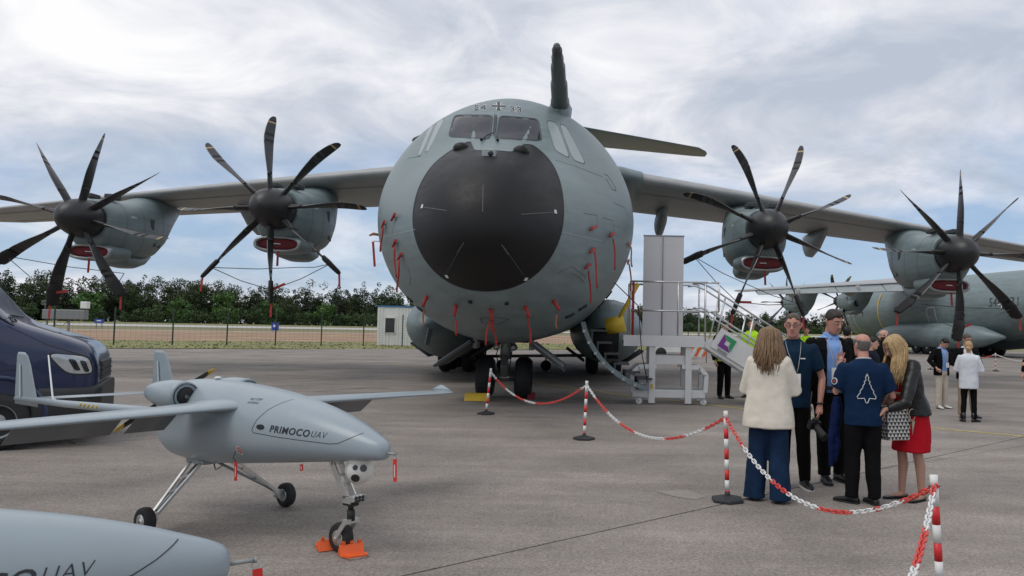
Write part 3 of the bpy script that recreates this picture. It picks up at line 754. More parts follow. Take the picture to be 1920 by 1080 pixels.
# wings
def airfoil(n=26):
    P = []
    for k in range(n):
        a = 2 * PI * k / n; x = .5 + .5 * math.cos(a); yt = .6 * (0.2969 * math.sqrt(x) - .126 * x - .3516 * x * x + .2843 * x ** 3 - .1015 * x ** 4) / .12 * .12 * 8.3 * .12
        P.append((x, yt * (1.15 if math.sin(a) >= 0 else -.85)))
    return P
AF = airfoil(36)
W_ST = [(0, 6.05, 6.75, 6.3, .17), (2.6, 6.25, 6.62, 6.1, .17), (7.1, 7.1, 6.24, 5.2, .155), (13.2, 8.55, 5.72, 4.0, .14), (20.2, 10.3, 5.10, 2.6, .12), (21.0, 10.75, 5.04, 1.9, .10), (21.3, 11.4, 5.02, 1.1, .06)]
for sg in (-1, 1):
    mb = MB(); rings = []
    for x, yle, z, ch, th in W_ST: rings.append([(sg * x, yle + a * ch, z + b * ch * th * 6.0 - a * ch * .03) for a, b in AF])
    mb.loft(rings); w_ = mb.build('wing', M_wing, plane)
    # a leading edge band and flap gap so the underside reads
    mb = MB()
    for fr in (.16, .72):
        V = []
        for k in range(30):
            x = 3.0 + 17.0 * k / 29
            i = max(j for j in range(len(W_ST) - 1) if W_ST[j][0] <= x); A_, B_ = W_ST[i], W_ST[i + 1]; f = (x - A_[0]) / (B_[0] - A_[0])
            yl_, z, ch, th = [A_[j] + (B_[j] - A_[j]) * f for j in (1, 2, 3, 4)]
            afx = min((abs(a - fr), b) for a, b in AF if b < 0)[1]
            zz = z + afx * ch * th * 6.0 - fr * ch * .03 - .012
            V += [(sg * x, yl_ + fr * ch - .02, zz), (sg * x, yl_ + fr * ch + .02, zz)]
        mb.add(V, [(2 * i, 2 * i + 1, 2 * i + 3, 2 * i + 2) for i in range(29)])
    mb.build('flap_gap', M_mark_dk, w_, fixn=False)
    for x in (4.6, 10.65, 16.4):
        i = max(j for j in range(len(W_ST) - 1) if W_ST[j][0] <= x); A_, B_ = W_ST[i], W_ST[i + 1]; f = (x - A_[0]) / (B_[0] - A_[0])
        yl_, z, ch, th = [A_[j] + (B_[j] - A_[j]) * f for j in (1, 2, 3, 4)]
        big = .85 if x > 12 else 1.0
        mb = MB(); rings = []
        for t, hw, hh in ((0, .03, .05), (.12, .12, .3), (.35, .19, .62), (.6, .2, .8), (.8, .16, .72), (.93, .09, .5), (1.0, .02, .3)):
            yy = yl_ + ch * .42 + t * 3.1 * big; zz = z - ch * .03 - .05
            rings.append([(sg * x + hw * big * math.cos(a), yy, zz - hh * big * .62 + hh * big * .62 * math.sin(a)) for a in [2 * PI * k / 14 for k in range(14)]])
        mb.loft(rings); mb.build('flap_fairing', M_wing, w_)
    # root fairing in fuselage colour
    mb = MB(); rings = []
    for x, g in ((1.6, 1.12), (2.9, 1.08), (3.55, 1.02)):
        i = max(j for j in range(len(W_ST) - 1) if W_ST[j][0] <= x); A_, B_ = W_ST[i], W_ST[i + 1]; f = (x - A_[0]) / (B_[0] - A_[0])
        yl_, z, ch, th = [A_[j] + (B_[j] - A_[j]) * f for j in (1, 2, 3, 4)]
        rings.append([(sg * x, yl_ - .05 * g + (a - .5) * ch * g + ch * .5, z + b * ch * th * 6.0 * (g + .03) - a * ch * .03) for a, b in AF])
    mb.loft(rings); mb.build('wing_root_fairing', M_air, w_)
# tail
mb = MB(); rings = []
for z, yle, ch, th in ((6.2, 24.5, 9.5, .11), (9.5, 27.0, 7.6, .1), (14.2, 30.2, 5.4, .1)): rings.append([(b * ch * th * 2.2, yle + a * ch, z) for a, b in AF])
mb.loft(rings); mb.build('fin', M_air, plane)
for sg in (-1, 1):
    mb = MB(); rings = []
    for x, yle, z, ch, th in ((0, 29.6, 14.45, 5.4, .1), (9.35, 33.2, 14.15, 2.6, .1), (9.95, 34.0, 14.12, 1.7, .08), (10.15, 34.6, 14.1, 1.0, .06)): rings.append([(sg * x, yle + a * ch, z + b * ch * th * 4.6) for a, b in AF])
    mb.loft(rings); mb.build('tailplane', M_air, plane)

# sponsons and wheels
for sg in (-1, 1):
    mb = MB(); rings = []
    for t, r in ((0, .03), (.02, .28), (.06, .52), (.12, .74), (.22, .93), (.4, 1.0), (.65, 1.0), (.85, .75), (1, .1)):
        rings.append([(sg * 2.62 + 1.25 * r * math.cos(a), 3.6 + 16.5 * t, 1.62 + 1.12 * r * math.sin(a)) for a in [2 * PI * k / 28 for k in range(28)]])
    mb.loft(rings); mb.build('sponson', M_air, plane)
def wheel(parent, c, r, w, name='wheel', hub=True, tm=None):
    mb = MB(); prof = [(r * .45, -w / 2), (r * .82, -w / 2), (r * .95, -w * .36), (r, -w * .14), (r, w * .14), (r * .95, w * .36), (r * .82, w / 2), (r * .45, w / 2)]
    mb.lathe(prof, c, 'x', 32); o = mb.build(name, tm or M_tyre, parent)
    if hub:
        mb = MB(); mb.lathe([(.01, -w * .38), (r * .3, -w * .42), (r * .46, -w * .3), (r * .46, w * .3), (r * .3, w * .42), (.01, w * .38)], c, 'x', 20); mb.build('rim', M_gearw, o)
    return o
for sg in (-1, 1):
    for yy in (10.2, 11.7, 13.2):
        for dx in (-.42, .42): wheel(plane, (sg * 2.65 + dx, yy, .62 + AROLL * (sg * 2.65 + dx)), .62, .42, 'main_wheel')
    mb = MB()
    for yy in (10.2, 11.7, 13.2): mb.bar((sg * 2.65, yy, .6), (sg * 2.5, yy + .3, 1.6), .25, .3)
    mb.box((sg * 2.6, 11.8, .62), (.3, 3.4, .25)); mb.build('main_gear_leg', M_gearw, plane)
    for dx, an in ((-.95, .5), (.95, -.5)):
        mb = MB(); mb.box((sg * 2.6 + dx * 1.05, 8.9, .78), (.75, 1.7, .06), Matrix.Rotation(an * 1.2, 3, 'Y')); mb.build('gear_door', M_mark_dk, plane)
# nose gear
wheel(plane, (-.44, 0, .48), .48, .38, 'nose_wheel'); wheel(plane, (.44, 0, .48), .48, .38, 'nose_wheel')
mb = MB(); mb.tube([(0, .05, .48), (0, .02, .95)], .075, 14); mb.tube([(-.3, 0, .48), (.3, 0, .48)], .09, 12); ng = mb.build('nose_leg', M_steel, plane)
mb = MB(); mb.tube([(0, .02, .9), (0, -.02, 1.55)], .13, 16); mb.tube([(0, .02, 1.2), (0, .9, 1.5)], .06, 8); mb.box((0, -.05, 1.28), (.42, .12, .1)); mb.build('leg_cylinder', M_gearw, ng)
mb = MB(); mb.bar((0, -.15, .98), (0, -.32, .75), .16, .04); mb.bar((0, -.32, .75), (0, -.12, .5), .16, .04); mb.build('torque_link', M_steel, ng)
for x in (-.2, .2): mb = MB(); mb.lathe([(.005, -.26), (.075, -.26), (.085, -.2), (.06, -.1)], (x, 0, 1.18), n=14); mb.build('taxi_light', M_lip, ng)
mb = MB(); mb.tube([(-.06, -.1, 1.5), (-.2, -.15, 1.0), (-.1, -.1, .6)], .012, 6); mb.tube([(.07, -.1, 1.5), (.16, -.15, 1.1), (.1, -.1, .6)], .012, 6); mb.build('hydraulic_hose', M_black, ng)
for sg in (-1, 1):
    mb = MB(); mb.box((sg * 1.02, -.4, 1.02), (.95, 1.9, .055), Matrix.Rotation(sg * .62, 3, 'Y')); d_ = mb.build('nose_gear_door', M_mark_dk, plane)
    mb = MB()
    for yy in (-1.1, -.4, .3):
        mb = MB(); mb.box((sg * 1.02, yy, 1.06), (.85, .05, .05), Matrix.Rotation(sg * .62, 3, 'Y')); mb.build('door_rib', M_gearw, d_)
    mb = MB(); mb.box((sg * .62, -.5, 1.28), (.09, .5, .28)); mb.build('door_hinge', M_gearw, d_)
mb = MB(); mb.box((0, .5, 1.34), (1.1, 2.6, .08)); mb.build('wheel_bay', M_dark, plane)
mb = MB(); mb.bar((-1.35, -2.2, 1.55), (-1.40, -2.25, 1.22), .05, .1); mb.build('blade_antenna', M_mark_dk, plane)
# crew door let down on the port side
mb = MB(); rings = []
for t in [k / 12 for k in range(13)]:
    a = .25 + t * 1.15; r = 2.05; cx_, cz_ = 3.75, 2.25
    x, z = cx_ - r * math.cos(a * .93), cz_ - r * math.sin(a * .93) * .93
    dx, dz = math.cos(a * .93), math.sin(a * .93)
    rings.append([(x - dx * .05, -1.3, z - dz * .05), (x + dx * .05, -1.3, z + dz * .05), (x + dx * .05, -.3, z + dz * .05), (x - dx * .05, -.3, z - dz * .05)])
mb.loft(rings, 0, True, False); cd = mb.build('crew_door', M_air, plane)
for k in range(6):
    t = .12 + k * .15; a = (.25 + t * 1.15) * .93; x, z = 3.75 - 1.93 * math.cos(a), 2.25 - 1.93 * math.sin(a) * .93
    mb = MB(); mb.box((x + .16, -.8, z + .02), (.34, .86, .04)); mb.box((x + .02, -.8, z - .1), (.04, .86, .22)); mb.build('step', M_mark_dk, cd)
for k in range(7):
    t = .1 + k * .13; a = (.25 + t * 1.15) * .93; x, z = 3.75 - 2.05 * math.cos(a), 2.25 - 2.05 * math.sin(a) * .93
    mb = MB(); mb.box((x - .03, -1.32, z), (.06, .03, .06)); mb.build('door_latch', M_lip, cd)
mb = MB(); mb.tube([(2.35, -1.2, 2.75), (2.95, -1.25, 2.2), (3.05, -1.28, 1.2), (3.2, -1.3, .55)], .012, 6); mb.build('door_cable', M_black, cd)
mb = MB(); mb.tube([(2.5, -.3, 1.75), (3.0, -.35, 2.75)], .05, 10); mb.build('door_strut', M_yel, plane)
mb = MB(); mb.tube([(2.3, -.2, 1.72), (2.72, -.25, 1.82)], [.2, .2], 18); mb.build('yellow_canister', M_yel, plane)
mb = MB(); mb.box((2.3, .1, 1.35), (.6, .8, .7)); mb.build('dark_filler', M_dark, plane)  # added dark block standing in for the dark region under the fuselage

# ------------------------------------------------------------------ engines
B_ST = [(.48, .24, .16, 108, 0), (.75, .30, .125, 100, .0), (1.1, .40, .085, 92, .015), (1.5, .47, .06, 84, .03), (1.9, .47, .045, 77, .02), (2.25, .41, .032, 72, -.05), (2.5, .32, .022, 69, -.13), (2.62, .22, .016, 68, -.18), (2.668, .10, .01, 67, -.21)]
def blade_mesh(h):
    mb = MB(); rs = np.array([b[0] for b in B_ST]); fs = [interp(rs, [b[k] for b in B_ST]) for k in (1, 2, 3, 4)]
    rr = list(np.linspace(.48, 2.45, 22)) + [2.5, 2.54, 2.58, 2.62, 2.65, 2.668]; prev = None; n = 14
    for r in rr:
        c, t, b, off = [f(r) for f in fs]; b = R(b)
        d = np.array((h * math.cos(b), -math.sin(b), 0)); nn = np.array((math.sin(b) * h, math.cos(b), 0)); ring = []
        for j in range(n):
            a = 2 * PI * j / n; q = d * (math.cos(a) * c / 2 + off * 1.0) + nn * (math.sin(a) * t / 2 * (1 - .25 * math.cos(a)))
            ring.append((q[0], q[1], r))
        if prev is not None:
            mi = 1 if 2.43 < (r + prev[1]) / 2 < 2.52 else 0
            o = len(mb.v)
            mb.add(prev[0] + ring, [(j, (j + 1) % n, (j + 1) % n + n, j + n) for j in range(n)], mi, True)
            for q_ in range(len(mb.m) - n, len(mb.m)):
                jj = q_ - (len(mb.m) - n)
                if mi == 0 and jj in (0, n - 1) and r > 1.0: mb.m[q_] = 2
        prev = (ring, r)
    mb.add(prev[0], [tuple(range(n))])
    o = mb.build('propeller_blade', [M_blade, M_tipy, M_bladeedge]); me = o.data; bpy.data.objects.remove(o)
    bm = bmesh.new(); bm.from_mesh(me); bmesh.ops.remove_doubles(bm, verts=bm.verts, dist=1e-4); bm.to_mesh(me); bm.free()
    return me
BL = {1: blade_mesh(1), -1: blade_mesh(-1)}
def boot_mesh(h):
    mb = MB(); rings = []
    for r, cw, tw in ((2.08, .30, .06), (2.10, .44, .13), (2.3, .47, .14), (2.5, .42, .13), (2.66, .36, .12), (2.72, .30, .09)):
        b = R(72); d = np.array((h * math.cos(b), -math.sin(b), 0)); nn = np.array((math.sin(b) * h, math.cos(b), 0)); off = -.05 if r > 2.3 else 0
        rings.append([tuple(d * (math.cos(a) * cw / 2 + off) + nn * math.sin(a) * tw / 2 + np.array((0, 0, r))) for a in [2 * PI * k / 12 for k in range(12)]])
    mb.loft(rings); o = mb.build('blade_cover', M_cloth); me = o.data; bpy.data.objects.remove(o); return me
BT = {1: boot_mesh(1), -1: boot_mesh(-1)}
def superring(cx_, y, zt, zb, rx, ex=2.6, n=40):
    zc_, rz = (zt + zb) / 2, (zt - zb) / 2
    return [(cx_ + rx * math.copysign(abs(math.cos(a)) ** (2 / ex), math.cos(a)), y, zc_ + rz * math.copysign(abs(math.sin(a)) ** (2 / ex), math.sin(a))) for a in [2 * PI * k / n for k in range(n)]]
N_ST = [(.50, .60, .60, -.62), (.62, .68, .66, -.78), (.9, .75, .70, -.92), (1.5, .81, .74, -1.02), (2.3, .83, .84, -1.06), (2.9, .81, 1.02, -1.03), (3.5, .74, 1.22, -.9), (4.1, .60, 1.36, -.55), (4.8, .4, 1.4, .15), (5.6, .15, 1.38, .8)]
def mesh_of(mb, name, mats, fixn=True):
    o = mb.build(name, mats, fixn=fixn); me = o.data; bpy.data.objects.remove(o); return me
mb = MB(); mb.loft([superring(0, y, zt, zb, rx, 2.5) for y, rx, zt, zb in N_ST])
rings = [superring(0, y, zt, zb, rx, 3.0) for y, rx, zt, zb in ((1.5, .42, -.85, -1.1), (1.8, .48, -.9, -1.3), (2.6, .48, -.9, -1.34), (3.1, .42, -.85, -1.2), (3.6, .28, -.75, -.95))]
mb.loft(rings)
ME_nac = mesh_of(mb, 'engine_nacelle', M_air)
mb = MB(); rings = [superring(0, y, zt, zb, rx, 2.6) for y, rx, zt, zb in ((1.7, .70, -.62, -1.2), (.85, .70, -.68, -1.24), (.68, .69, -.72, -1.22), (.62, .64, -.76, -1.18), (.66, .58, -.80, -1.13), (.9, .55, -.82, -1.11))]
mb.loft(rings, cap=False); ME_lip = mesh_of(mb, 'intake_lip', M_air)
mb = MB(); rings = [superring(0, y, zt, zb, rx, 2.6, 40) for y, rx, zt, zb in ((.72, .57, -.81, -1.12), (.68, .40, -.86, -1.08), (.70, .02, -.96, -.98))]
mb.loft(rings, cap=False); mb.box((0, .66, -.965), (.2, .02, .03), mi=1); ME_icov = mesh_of(mb, 'intake_cover', [M_red, M_mark_wh])
mb = MB(); rings = [superring(0, y, zt, zb, rx, 2.6) for y, rx, zt, zb in ((.70, .695, -.715, -1.225), (.62, .655, -.75, -1.19), (.605, .62, -.78, -1.16), (.65, .585, -.80, -1.135))]
mb.loft(rings, cap=False); ME_lipring = mesh_of(mb, 'lip_ring', M_lip)
mb = MB(); mb.lathe([(.002, -.72), (.12, -.70), (.26, -.62), (.40, -.46), (.50, -.25), (.565, .0), (.585, .2), (.57, .42), (.53, .5)], n=40); ME_spin = mesh_of(mb, 'spinner', M_spin)
mb = MB(); mb.lathe([(.57, .44), (.57, .54)], n=36); ME_ring = mesh_of(mb, 'spinner_ring', M_dark)
mb = MB(); mb.lathe([(.27, 0), (.31, .05), (.33, .5), (.33, 1.0), (.30, 1.02), (.27, .98), (.25, .5), (.01, .3)], (.62, 2.9, -.35), n=28); ME_exh = mesh_of(mb, 'exhaust', [M_air])
mb = MB(); mb.lathe([(.268, .9), (.01, .88)], (.62, 2.9, -.35), n=28); ME_exh2 = mesh_of(mb, 'exhaust_bore', [M_dark])
def link(name, me, parent, loc=(0, 0, 0), rot=(0, 0, 0)):
    o = bpy.data.objects.new(name, me); COL.objects.link(o); o.parent = parent; o.location = loc; o.rotation_euler = rot; return o
def nac_hit(nb, p, d, off):
    loc, nor, _, _ = nb.ray_cast(Vector(p), Vector(d))
    return loc, nor
NACB = BVHTree.FromPolygons([v.co.copy() for v in ME_nac.vertices], [tuple(p.vertices) for p in ME_nac.polygons])
def engine(hub, a0, h, cords=True):
    nac = link('engine_nacelle', ME_nac, plane, hub)
    link('intake_lip', ME_lip, nac); link('intake_lip_ring', ME_lipring, nac); link('intake_cover', ME_icov, nac)
    link('spinner', ME_spin, nac); link('spinner_ring', ME_ring, nac)
    ex_ = (0, 0, 0) if hub[0] > 0 else (-1.24, 0, 0); link('exhaust', ME_exh, nac, ex_); link('exhaust_bore', ME_exh2, nac, ex_)
    low = []
    for k in range(8):
        ang = R(a0) + k * PI / 4
        link('propeller_blade', BL[h], nac, (0, 0, 0), (0, ang, 0))
        an = ((math.degrees(ang) + 180) % 360) - 180
        if abs(an) > 112: link('blade_cover', BT[h], nac, (0, 0, 0), (0, ang, 0)); low.append(ang)
    # hatches, vents and humps on the nacelle
    for sg in (-1, 1):
        mb = MB(); mb.box((sg * .32, 1.15, .82), (.26, .5, .14)); mb.build('cooling_scoop', M_mark_dk, nac, .03)
    for sg in (-1, 1):
        for (y, z, w, hh) in ((2.9, -.45, .14, .2), (3.3, -.48, .12, .18), (1.6, .25, .3, .06), (2.6, .15, .22, .34)):
            p = NACB.ray_cast(Vector((sg * 3, y, z)), Vector((-sg, 0, 0)))[0]
            if p is None: continue
            mb = MB(); mb.box((p.x, y, z), (.012, w, hh)); mb.build('access_panel', M_mark_dk if hh < .3 and w < .2 else (M_markgrey if w > .25 else M_line), nac)
        for yy in (1.25, 2.15, 3.4):
            V = []
            for k in range(25):
                a = -1.1 + 2.2 * k / 24; d = Vector((-sg * math.cos(a), 0, -math.sin(a))); o = Vector((0, yy, -.2)) - d * 3
                loc, nor, _, _ = NACB.ray_cast(o, d)
                if loc is None: continue
                loc = loc - d * .004; V += [loc + Vector((0, -.007, 0)), loc + Vector((0, .007, 0))]
            mb = MB(); mb.add(V, [(2 * i, 2 * i + 1, 2 * i + 3, 2 * i + 2) for i in range(len(V) // 2 - 1)], 0, True); mb.build('panel_seam', M_line, nac, fixn=False)
    if cords:
        low.sort(key=lambda a: math.sin(a)); P = [Vector((math.sin(a) * 2.35, 0.02, math.cos(a) * 2.35)) for a in low]
        mb = MB()
        prs = list(zip(P[:-1], P[1:]))
        for a, b in prs: mb.tube([a, (a + b) / 2 + Vector((0, 0, -.06)), b], .012, 5)
        for p in (P[0], P[-1]): mb.tube([p, (p + Vector((0, 2.6, -1.4))) / 2 + Vector((0, 0, -.1)), Vector((0, 2.6, -1.5))], .012, 5)
        mb.build('tie_cord', M_cord, nac)
        for a in low:
            p = Vector((math.sin(a) * 2.7, .03, math.cos(a) * 2.7)); d = Vector((math.sin(a) * .1, -.02, -1)).normalized()
            mb = MB(); mb.bar(p, p + d * .42, .055, .012, up=(0, 1, 0)); mb.build('streamer', M_redtag, nac)
        pm = P[len(P) // 2]; q_ = P[-1]; d = (q_ - pm).normalized()
        mb = MB(); mb.bar(pm + d * .05, pm + d * .42, .07, .02, up=(0, 1, 0)); mb.build('strap_pad', M_redtag, nac)
    mb = MB(); mb.bar((0.05, .64, -1.15), (0.07, .60, -1.62), .06, .015, up=(0, 1, 0)); mb.build('intake_streamer', M_redtag, nac)
    return nac
engine((-13.45, 5.45, 4.44), 13, 1); engine((-7.22, 4.07, 4.78), -4, -1)
engine((7.09, 4.07, 4.78), 22, 1); engine((13.4, 5.45, 4.44), 0, -1)
# ================================================================== second aircraft, seen from behind
M_flap = paint_mat('flap_pale_grey', (0.30, 0.33, 0.33), .5)
c2, s2 = .25, .968
SKIP = ('panel_gap', 'diverter_strip', 'reflector_square', 'registration_number', 'registration_outline', 'national_cross', 'cross_border', 'wiper', 'sensor_bulge', 'camera_box', 'refuelling_probe', 'probe_fairing', 'crew_door', 'door_strut', 'yellow_canister', 'dark_filler', 'vent', 'side_window', 'windscreen', 'intake_streamer', 'nose_gear_door', 'blade_antenna')
plane2 = copy_tree(plane, None, SKIP)
plane2.name = 'transport_aircraft'
tag(plane2, 'second grey transport aircraft seen from behind at right, numbered 54 31', 'aircraft')
plane2.matrix_world = Matrix.Translation((28.6, 79.9, 0)) @ Matrix.Rotation(math.atan2(-c2, -s2), 4, 'Z')
def side(y, z, off=0.01, sg=1):
    s = y - SN; q = math.sqrt(s); zt, zb, w, zc_ = f_zt(q), f_zb(q), f_w(q), f_zc(s)
    k = (z - zc_) / ((zt - zc_) if z > zc_ else (zc_ - zb)); k = min(max(k, -1), 1)
    return Vector((sg * (w * math.sqrt(max(0, 1 - k * k)) + off), y, z))
def side_strip(name, pts, w, m, parent, off=.015):
    V = []
    P = []
    for (a, b) in zip(pts[:-1], pts[1:]):
        for k in range(8): P.append((a[0] + (b[0] - a[0]) * k / 8, a[1] + (b[1] - a[1]) * k / 8))
    P.append(pts[-1])
    for i, p in enumerate(P):
        a, b = P[max(i - 1, 0)], P[min(i + 1, len(P) - 1)]; dx, dy = b[0] - a[0], b[1] - a[1]; l = math.hypot(dx, dy) or 1
        nx, ny = -dy / l * w / 2, dx / l * w / 2
        V += [side(p[0] + nx, p[1] + ny, off), side(p[0] - nx, p[1] - ny, off)]
    mb = MB(); mb.add(V, [(2 * i, 2 * i + 1, 2 * i + 3, 2 * i + 2) for i in range(len(P) - 1)], 0, True); return mb.build(name, m, parent, fixn=False)
side_strip('propeller_warning_band', [(3.95, 2.2), (3.95, 3.3), (3.95, 4.4), (3.95, 5.6)], .16, M_yel, plane2)
side_strip('door_outline', [(11.2, 2.0), (11.2, 3.9), (11.35, 4.1), (12.15, 4.1), (12.3, 3.9), (12.3, 1.85), (11.2, 2.0)], .07, M_mark_wh, plane2)
side_strip('crew_door_outline', [(-1.2, 2.0), (-1.2, 3.9), (-.4, 4.0), (-.3, 2.0)], .07, M_mark_wh, plane2)
def side_letter(txt, y0, y1, z0, z1, m):
    V, F = text_mesh(txt); xs = [p[0] for p in V]; ys = [p[1] for p in V]; x0, x1, a0, a1 = min(xs), max(xs), min(ys), max(ys)
    mb = MB(); mb.add([side(y0 + (x - x0) / (x1 - x0) * (y1 - y0), z0 + (y - a0) / (a1 - a0) * (z1 - z0), .02) for x, y in V], F); return mb.build('registration_number', m, plane2, fixn=False)
side_letter('54', 18.7, 19.5, 4.0, 4.7, M_mark_dk); side_letter('31', 20.8, 21.6, 4.0, 4.7, M_mark_dk)
cross(None, M_mark_wh, M_mark_dk, plane2, lambda p, o: side(20.15 + p[0] * 1.1, 4.35 + p[1] * 1.1, o + .012), .006)
w2s = [o for o in plane2.children if o.name.startswith('wing')]
for w_ in w2s:
    sg = 1 if w_.data.vertices[len(w_.data.vertices) // 2].co.x > 0 else -1
    for x0, x1 in ((3.6, 8.0), (8.1, 12.6), (12.7, 20.0)):
        V = []
        for x in (x0, x1):
            i = max(j for j in range(len(W_ST) - 1) if W_ST[j][0] <= x); A_, B_ = W_ST[i], W_ST[i + 1]; f = (x - A_[0]) / (B_[0] - A_[0])
            yl_, z, ch, th = [A_[j] + (B_[j] - A_[j]) * f for j in (1, 2, 3, 4)]
            y0, z0 = yl_ + ch * .93, z - ch * .02; cl = ch * .24
            V.append([(sg * x, y0, z0 + .06), (sg * x, y0 + cl * .8, z0 - cl * .62), (sg * x, y0 + cl * .72, z0 - cl * .66), (sg * x, y0 - .1, z0 - .12)])
        mb = MB(); mb.loft(V, 0, True, False); mb.build('lowered_flap', M_flap, w_)
mb = MB(); mb.box((0, 8, 7.5), (.06, .4, .5)); mb.build('blade_antenna', M_mark_dk, plane2)

# ================================================================== covers and streamers on the nose
def fus_streamer(lab, plug, tail_, colr=None, pl=True, w=.034):
    (u, v) = plug; p, n = hit(u, v, .0); wp = AM @ p; wnrm = (AM.to_3x3() @ n)
    root = thing('warning_streamer', lab, 'streamer', wp, group='red covers and streamers on the nose')
    cm = colr or M_redtag
    if pl:
        mb = MB(); d = (wnrm + Vector((.25, -.1, -.5))).normalized(); mb.tube([(0, 0, 0), d * .05, d * .22], [.04, .036, .026], 10); mb.build('plug', M_redtag, root)
    else:
        mb = MB(); t = wnrm.cross(Vector((0, 0, 1))).normalized()
        a = wnrm * .05; mb.tube([a - t * .11 + Vector((0, 0, .05)), a + t * .11 - Vector((0, 0, .05))], [.028, .022], 8); mb.build('probe_cover', cm, root)
        mb = MB(); mb.tube([(0, 0, 0), wnrm * .06], .014, 6); mb.build('probe', M_steel, root)
    if tail_:
        (u1, v1, v2) = tail_; dpx = FPX / (wp.y)
        L0 = (v1 - v) / dpx; L1 = (v2 - v) / dpx; dx = (u1 - u) / dpx
        a = wnrm * .06; top = a + Vector((dx * .3, 0, -max(L0, .02))); bot = a + Vector((dx, 0, -L1)) ; k = 6; V = []
        side_ = Vector((1, .2, 0)).normalized()
        for i in range(k + 1):
            f = i / k; q = top.lerp(bot, f) + Vector((math.sin(f * 5 + u) * .012, math.cos(f * 4 + v) * .01, 0)); ang = math.sin(f * 2.2 + u) * .5; sd = Vector((math.cos(ang), math.sin(ang), 0)) * w / 2
            V += [q + sd, q - sd]
        mb = MB(); mb.add(V, [(2 * i, 2 * i + 1, 2 * i + 3, 2 * i + 2) for i in range(k)], 0, True); r_ = mb.build('ribbon', cm, root, fixn=False)
        sm_ = r_.modifiers.new('thick', 'SOLIDIFY'); sm_.thickness = .004
        mb = MB(); mb.tube([a * .3, top], .005, 5); mb.build('lanyard', M_cord, root)
for k, (pl_, tl, nm) in enumerate((((800, 556), (799, 577, 606), 'leftmost'), ((855, 572), (861, 594, 624), 'second from left'), ((920, 580), (911, 600, 642), 'middle'), ((985, 575), (995, 586, 640), 'second from right'), ((1038, 564), (1042, 585, 612), 'rightmost'))):
    fus_streamer('%s of the five red plugs low under the aircraft nose' % nm, pl_, tl, M_orange if k in (0, 4) else None)
fus_streamer('red ribbon hanging crosswise beside the middle plug under the nose', (922, 600), (932, 602, 642), None, True)
for (u, v), tl, lab, cm in (((742, 408), None, 'small red probe cover high on the left of the aircraft nose', None),
      ((723, 421), (722, 424, 473), 'long red streamer on the left fuselage edge, level with the radome corners', None),
      ((744, 456), (750, 462, 520), 'dark red streamer on the left of the nose, beside a probe cover', None),
      ((754, 480), (753, 486, 546), 'lowest long red streamer on the left of the aircraft nose', None),
      ((1108, 428), None, 'uppermost slanting red probe cover right of the radome', None),
      ((1106, 469), (1117, 450, 540), 'longest red streamer right of the radome with slanting cover', None),
      ((1098, 498), (1104, 506, 566), 'lower red streamer right of the radome', None),
      ((1143, 440), (1150, 448, 506), 'red streamer between the radome and the right fuselage edge, short cover above', None),
      ((1176, 458), (1181, 462, 500), 'orange streamer on the right fuselage edge, the upper one', M_orange),
      ((1174, 490), (1180, 494, 544), 'orange streamer on the right fuselage edge, the lower one', M_orange)):
    fus_streamer(lab, (u, v), tl, cm, False)
for lab, u, v, v2 in (('small orange flag sticking out left of the fuselage', 700, 440, 441), ('twisted red streamer hanging just off the left fuselage edge', 701, 452, 500)):
    p = PY(u, v, 17.6); root = thing('warning_streamer', lab, 'streamer', p, group='red covers and streamers on the nose')
    mb = MB(); mb.tube([(.0, 0, 0), (.26, .1, 0)], .012, 6); mb.build('probe', M_steel, root)
    L1 = (v2 - v) / 82.0
    mb = MB()
    if L1 < .1: mb.tube([(-.09, 0, -.02), (.0, 0, .02), (.13, .02, 0)], [.02, .035, .028], 8)
    else: mb.bar((-.02, 0, -.01), (.04, 0, -L1), .05, .012, up=(0, 1, 0))
    mb.build('ribbon', M_orange if L1 < .1 else M_redtag, root)

# ================================================================== unmanned aircraft
M_uav = paint_mat('uav_grey', (0.285, 0.335, 0.365), .30, .03, .03)
M_uavd = paint_mat('uav_flap_grey', (0.16, 0.17, 0.18), .4, .05, .03)
M_uavlet = mat('uav_lettering', (0.012, 0.015, 0.02), .4)
M_alu = mat('bare_aluminium', (0.62, 0.62, 0.60), .3, .8, var=.08, vscale=14)
M_turret = mat('turret_white', (0.66, 0.65, 0.60), .35, var=.04, vscale=8)
M_chock = mat('orange_plastic', (0.75, 0.11, 0.015), .45, var=.08, vscale=10)
M_tagred = mat('tag_red', (0.62, 0.025, 0.02), .55)
uav = thing('unmanned_aircraft', 'grey twin boom drone standing on three wheels in front of the dark blue van', 'drone')
UX = [1.75, 1.735, 1.70, 1.6, 1.45, 1.2, .8, .4, 0, -.4, -.7, -.9, -1.02, -1.08]
u_zt = interp([-x for x in UX], [.765, .805, .828, .868, .920, .987, 1.062, 1.11, 1.135, 1.142, 1.125, 1.06, .98, .93])
u_zb = interp([-x for x in UX], [.735, .702, .692, .678, .660, .630, .582, .535, .49, .465, .475, .56, .70, .82])
u_w = interp([-x for x in UX], [.004, .045, .072, .112, .155, .208, .262, .295, .31, .30, .27, .22, .15, .06])
def ubody(x, a):
    zt, zb, w = u_zt(-x), u_zb(-x), u_w(-x); zc_ = zb + (zt - zb) * .42; ex = 2.35
    c, s = math.cos(a), math.sin(a); cc = math.copysign(abs(c) ** (2 / ex), c); ss = math.copysign(abs(s) ** (2 / ex), s)
    return (x, w * ss, zc_ + cc * ((zt - zc_) if c > 0 else (zc_ - zb)))
xs_ = [1.75 - .003 * k * k for k in range(10)] + list(np.linspace(1.46, -.7, 40)) + list(np.linspace(-.75, -1.08, 14))
mb = MB(); mb.loft([[ubody(float(x), 2 * PI * k / 56) for k in range(56)] for x in xs_]); ub = mb.build('body', M_uav, uav)
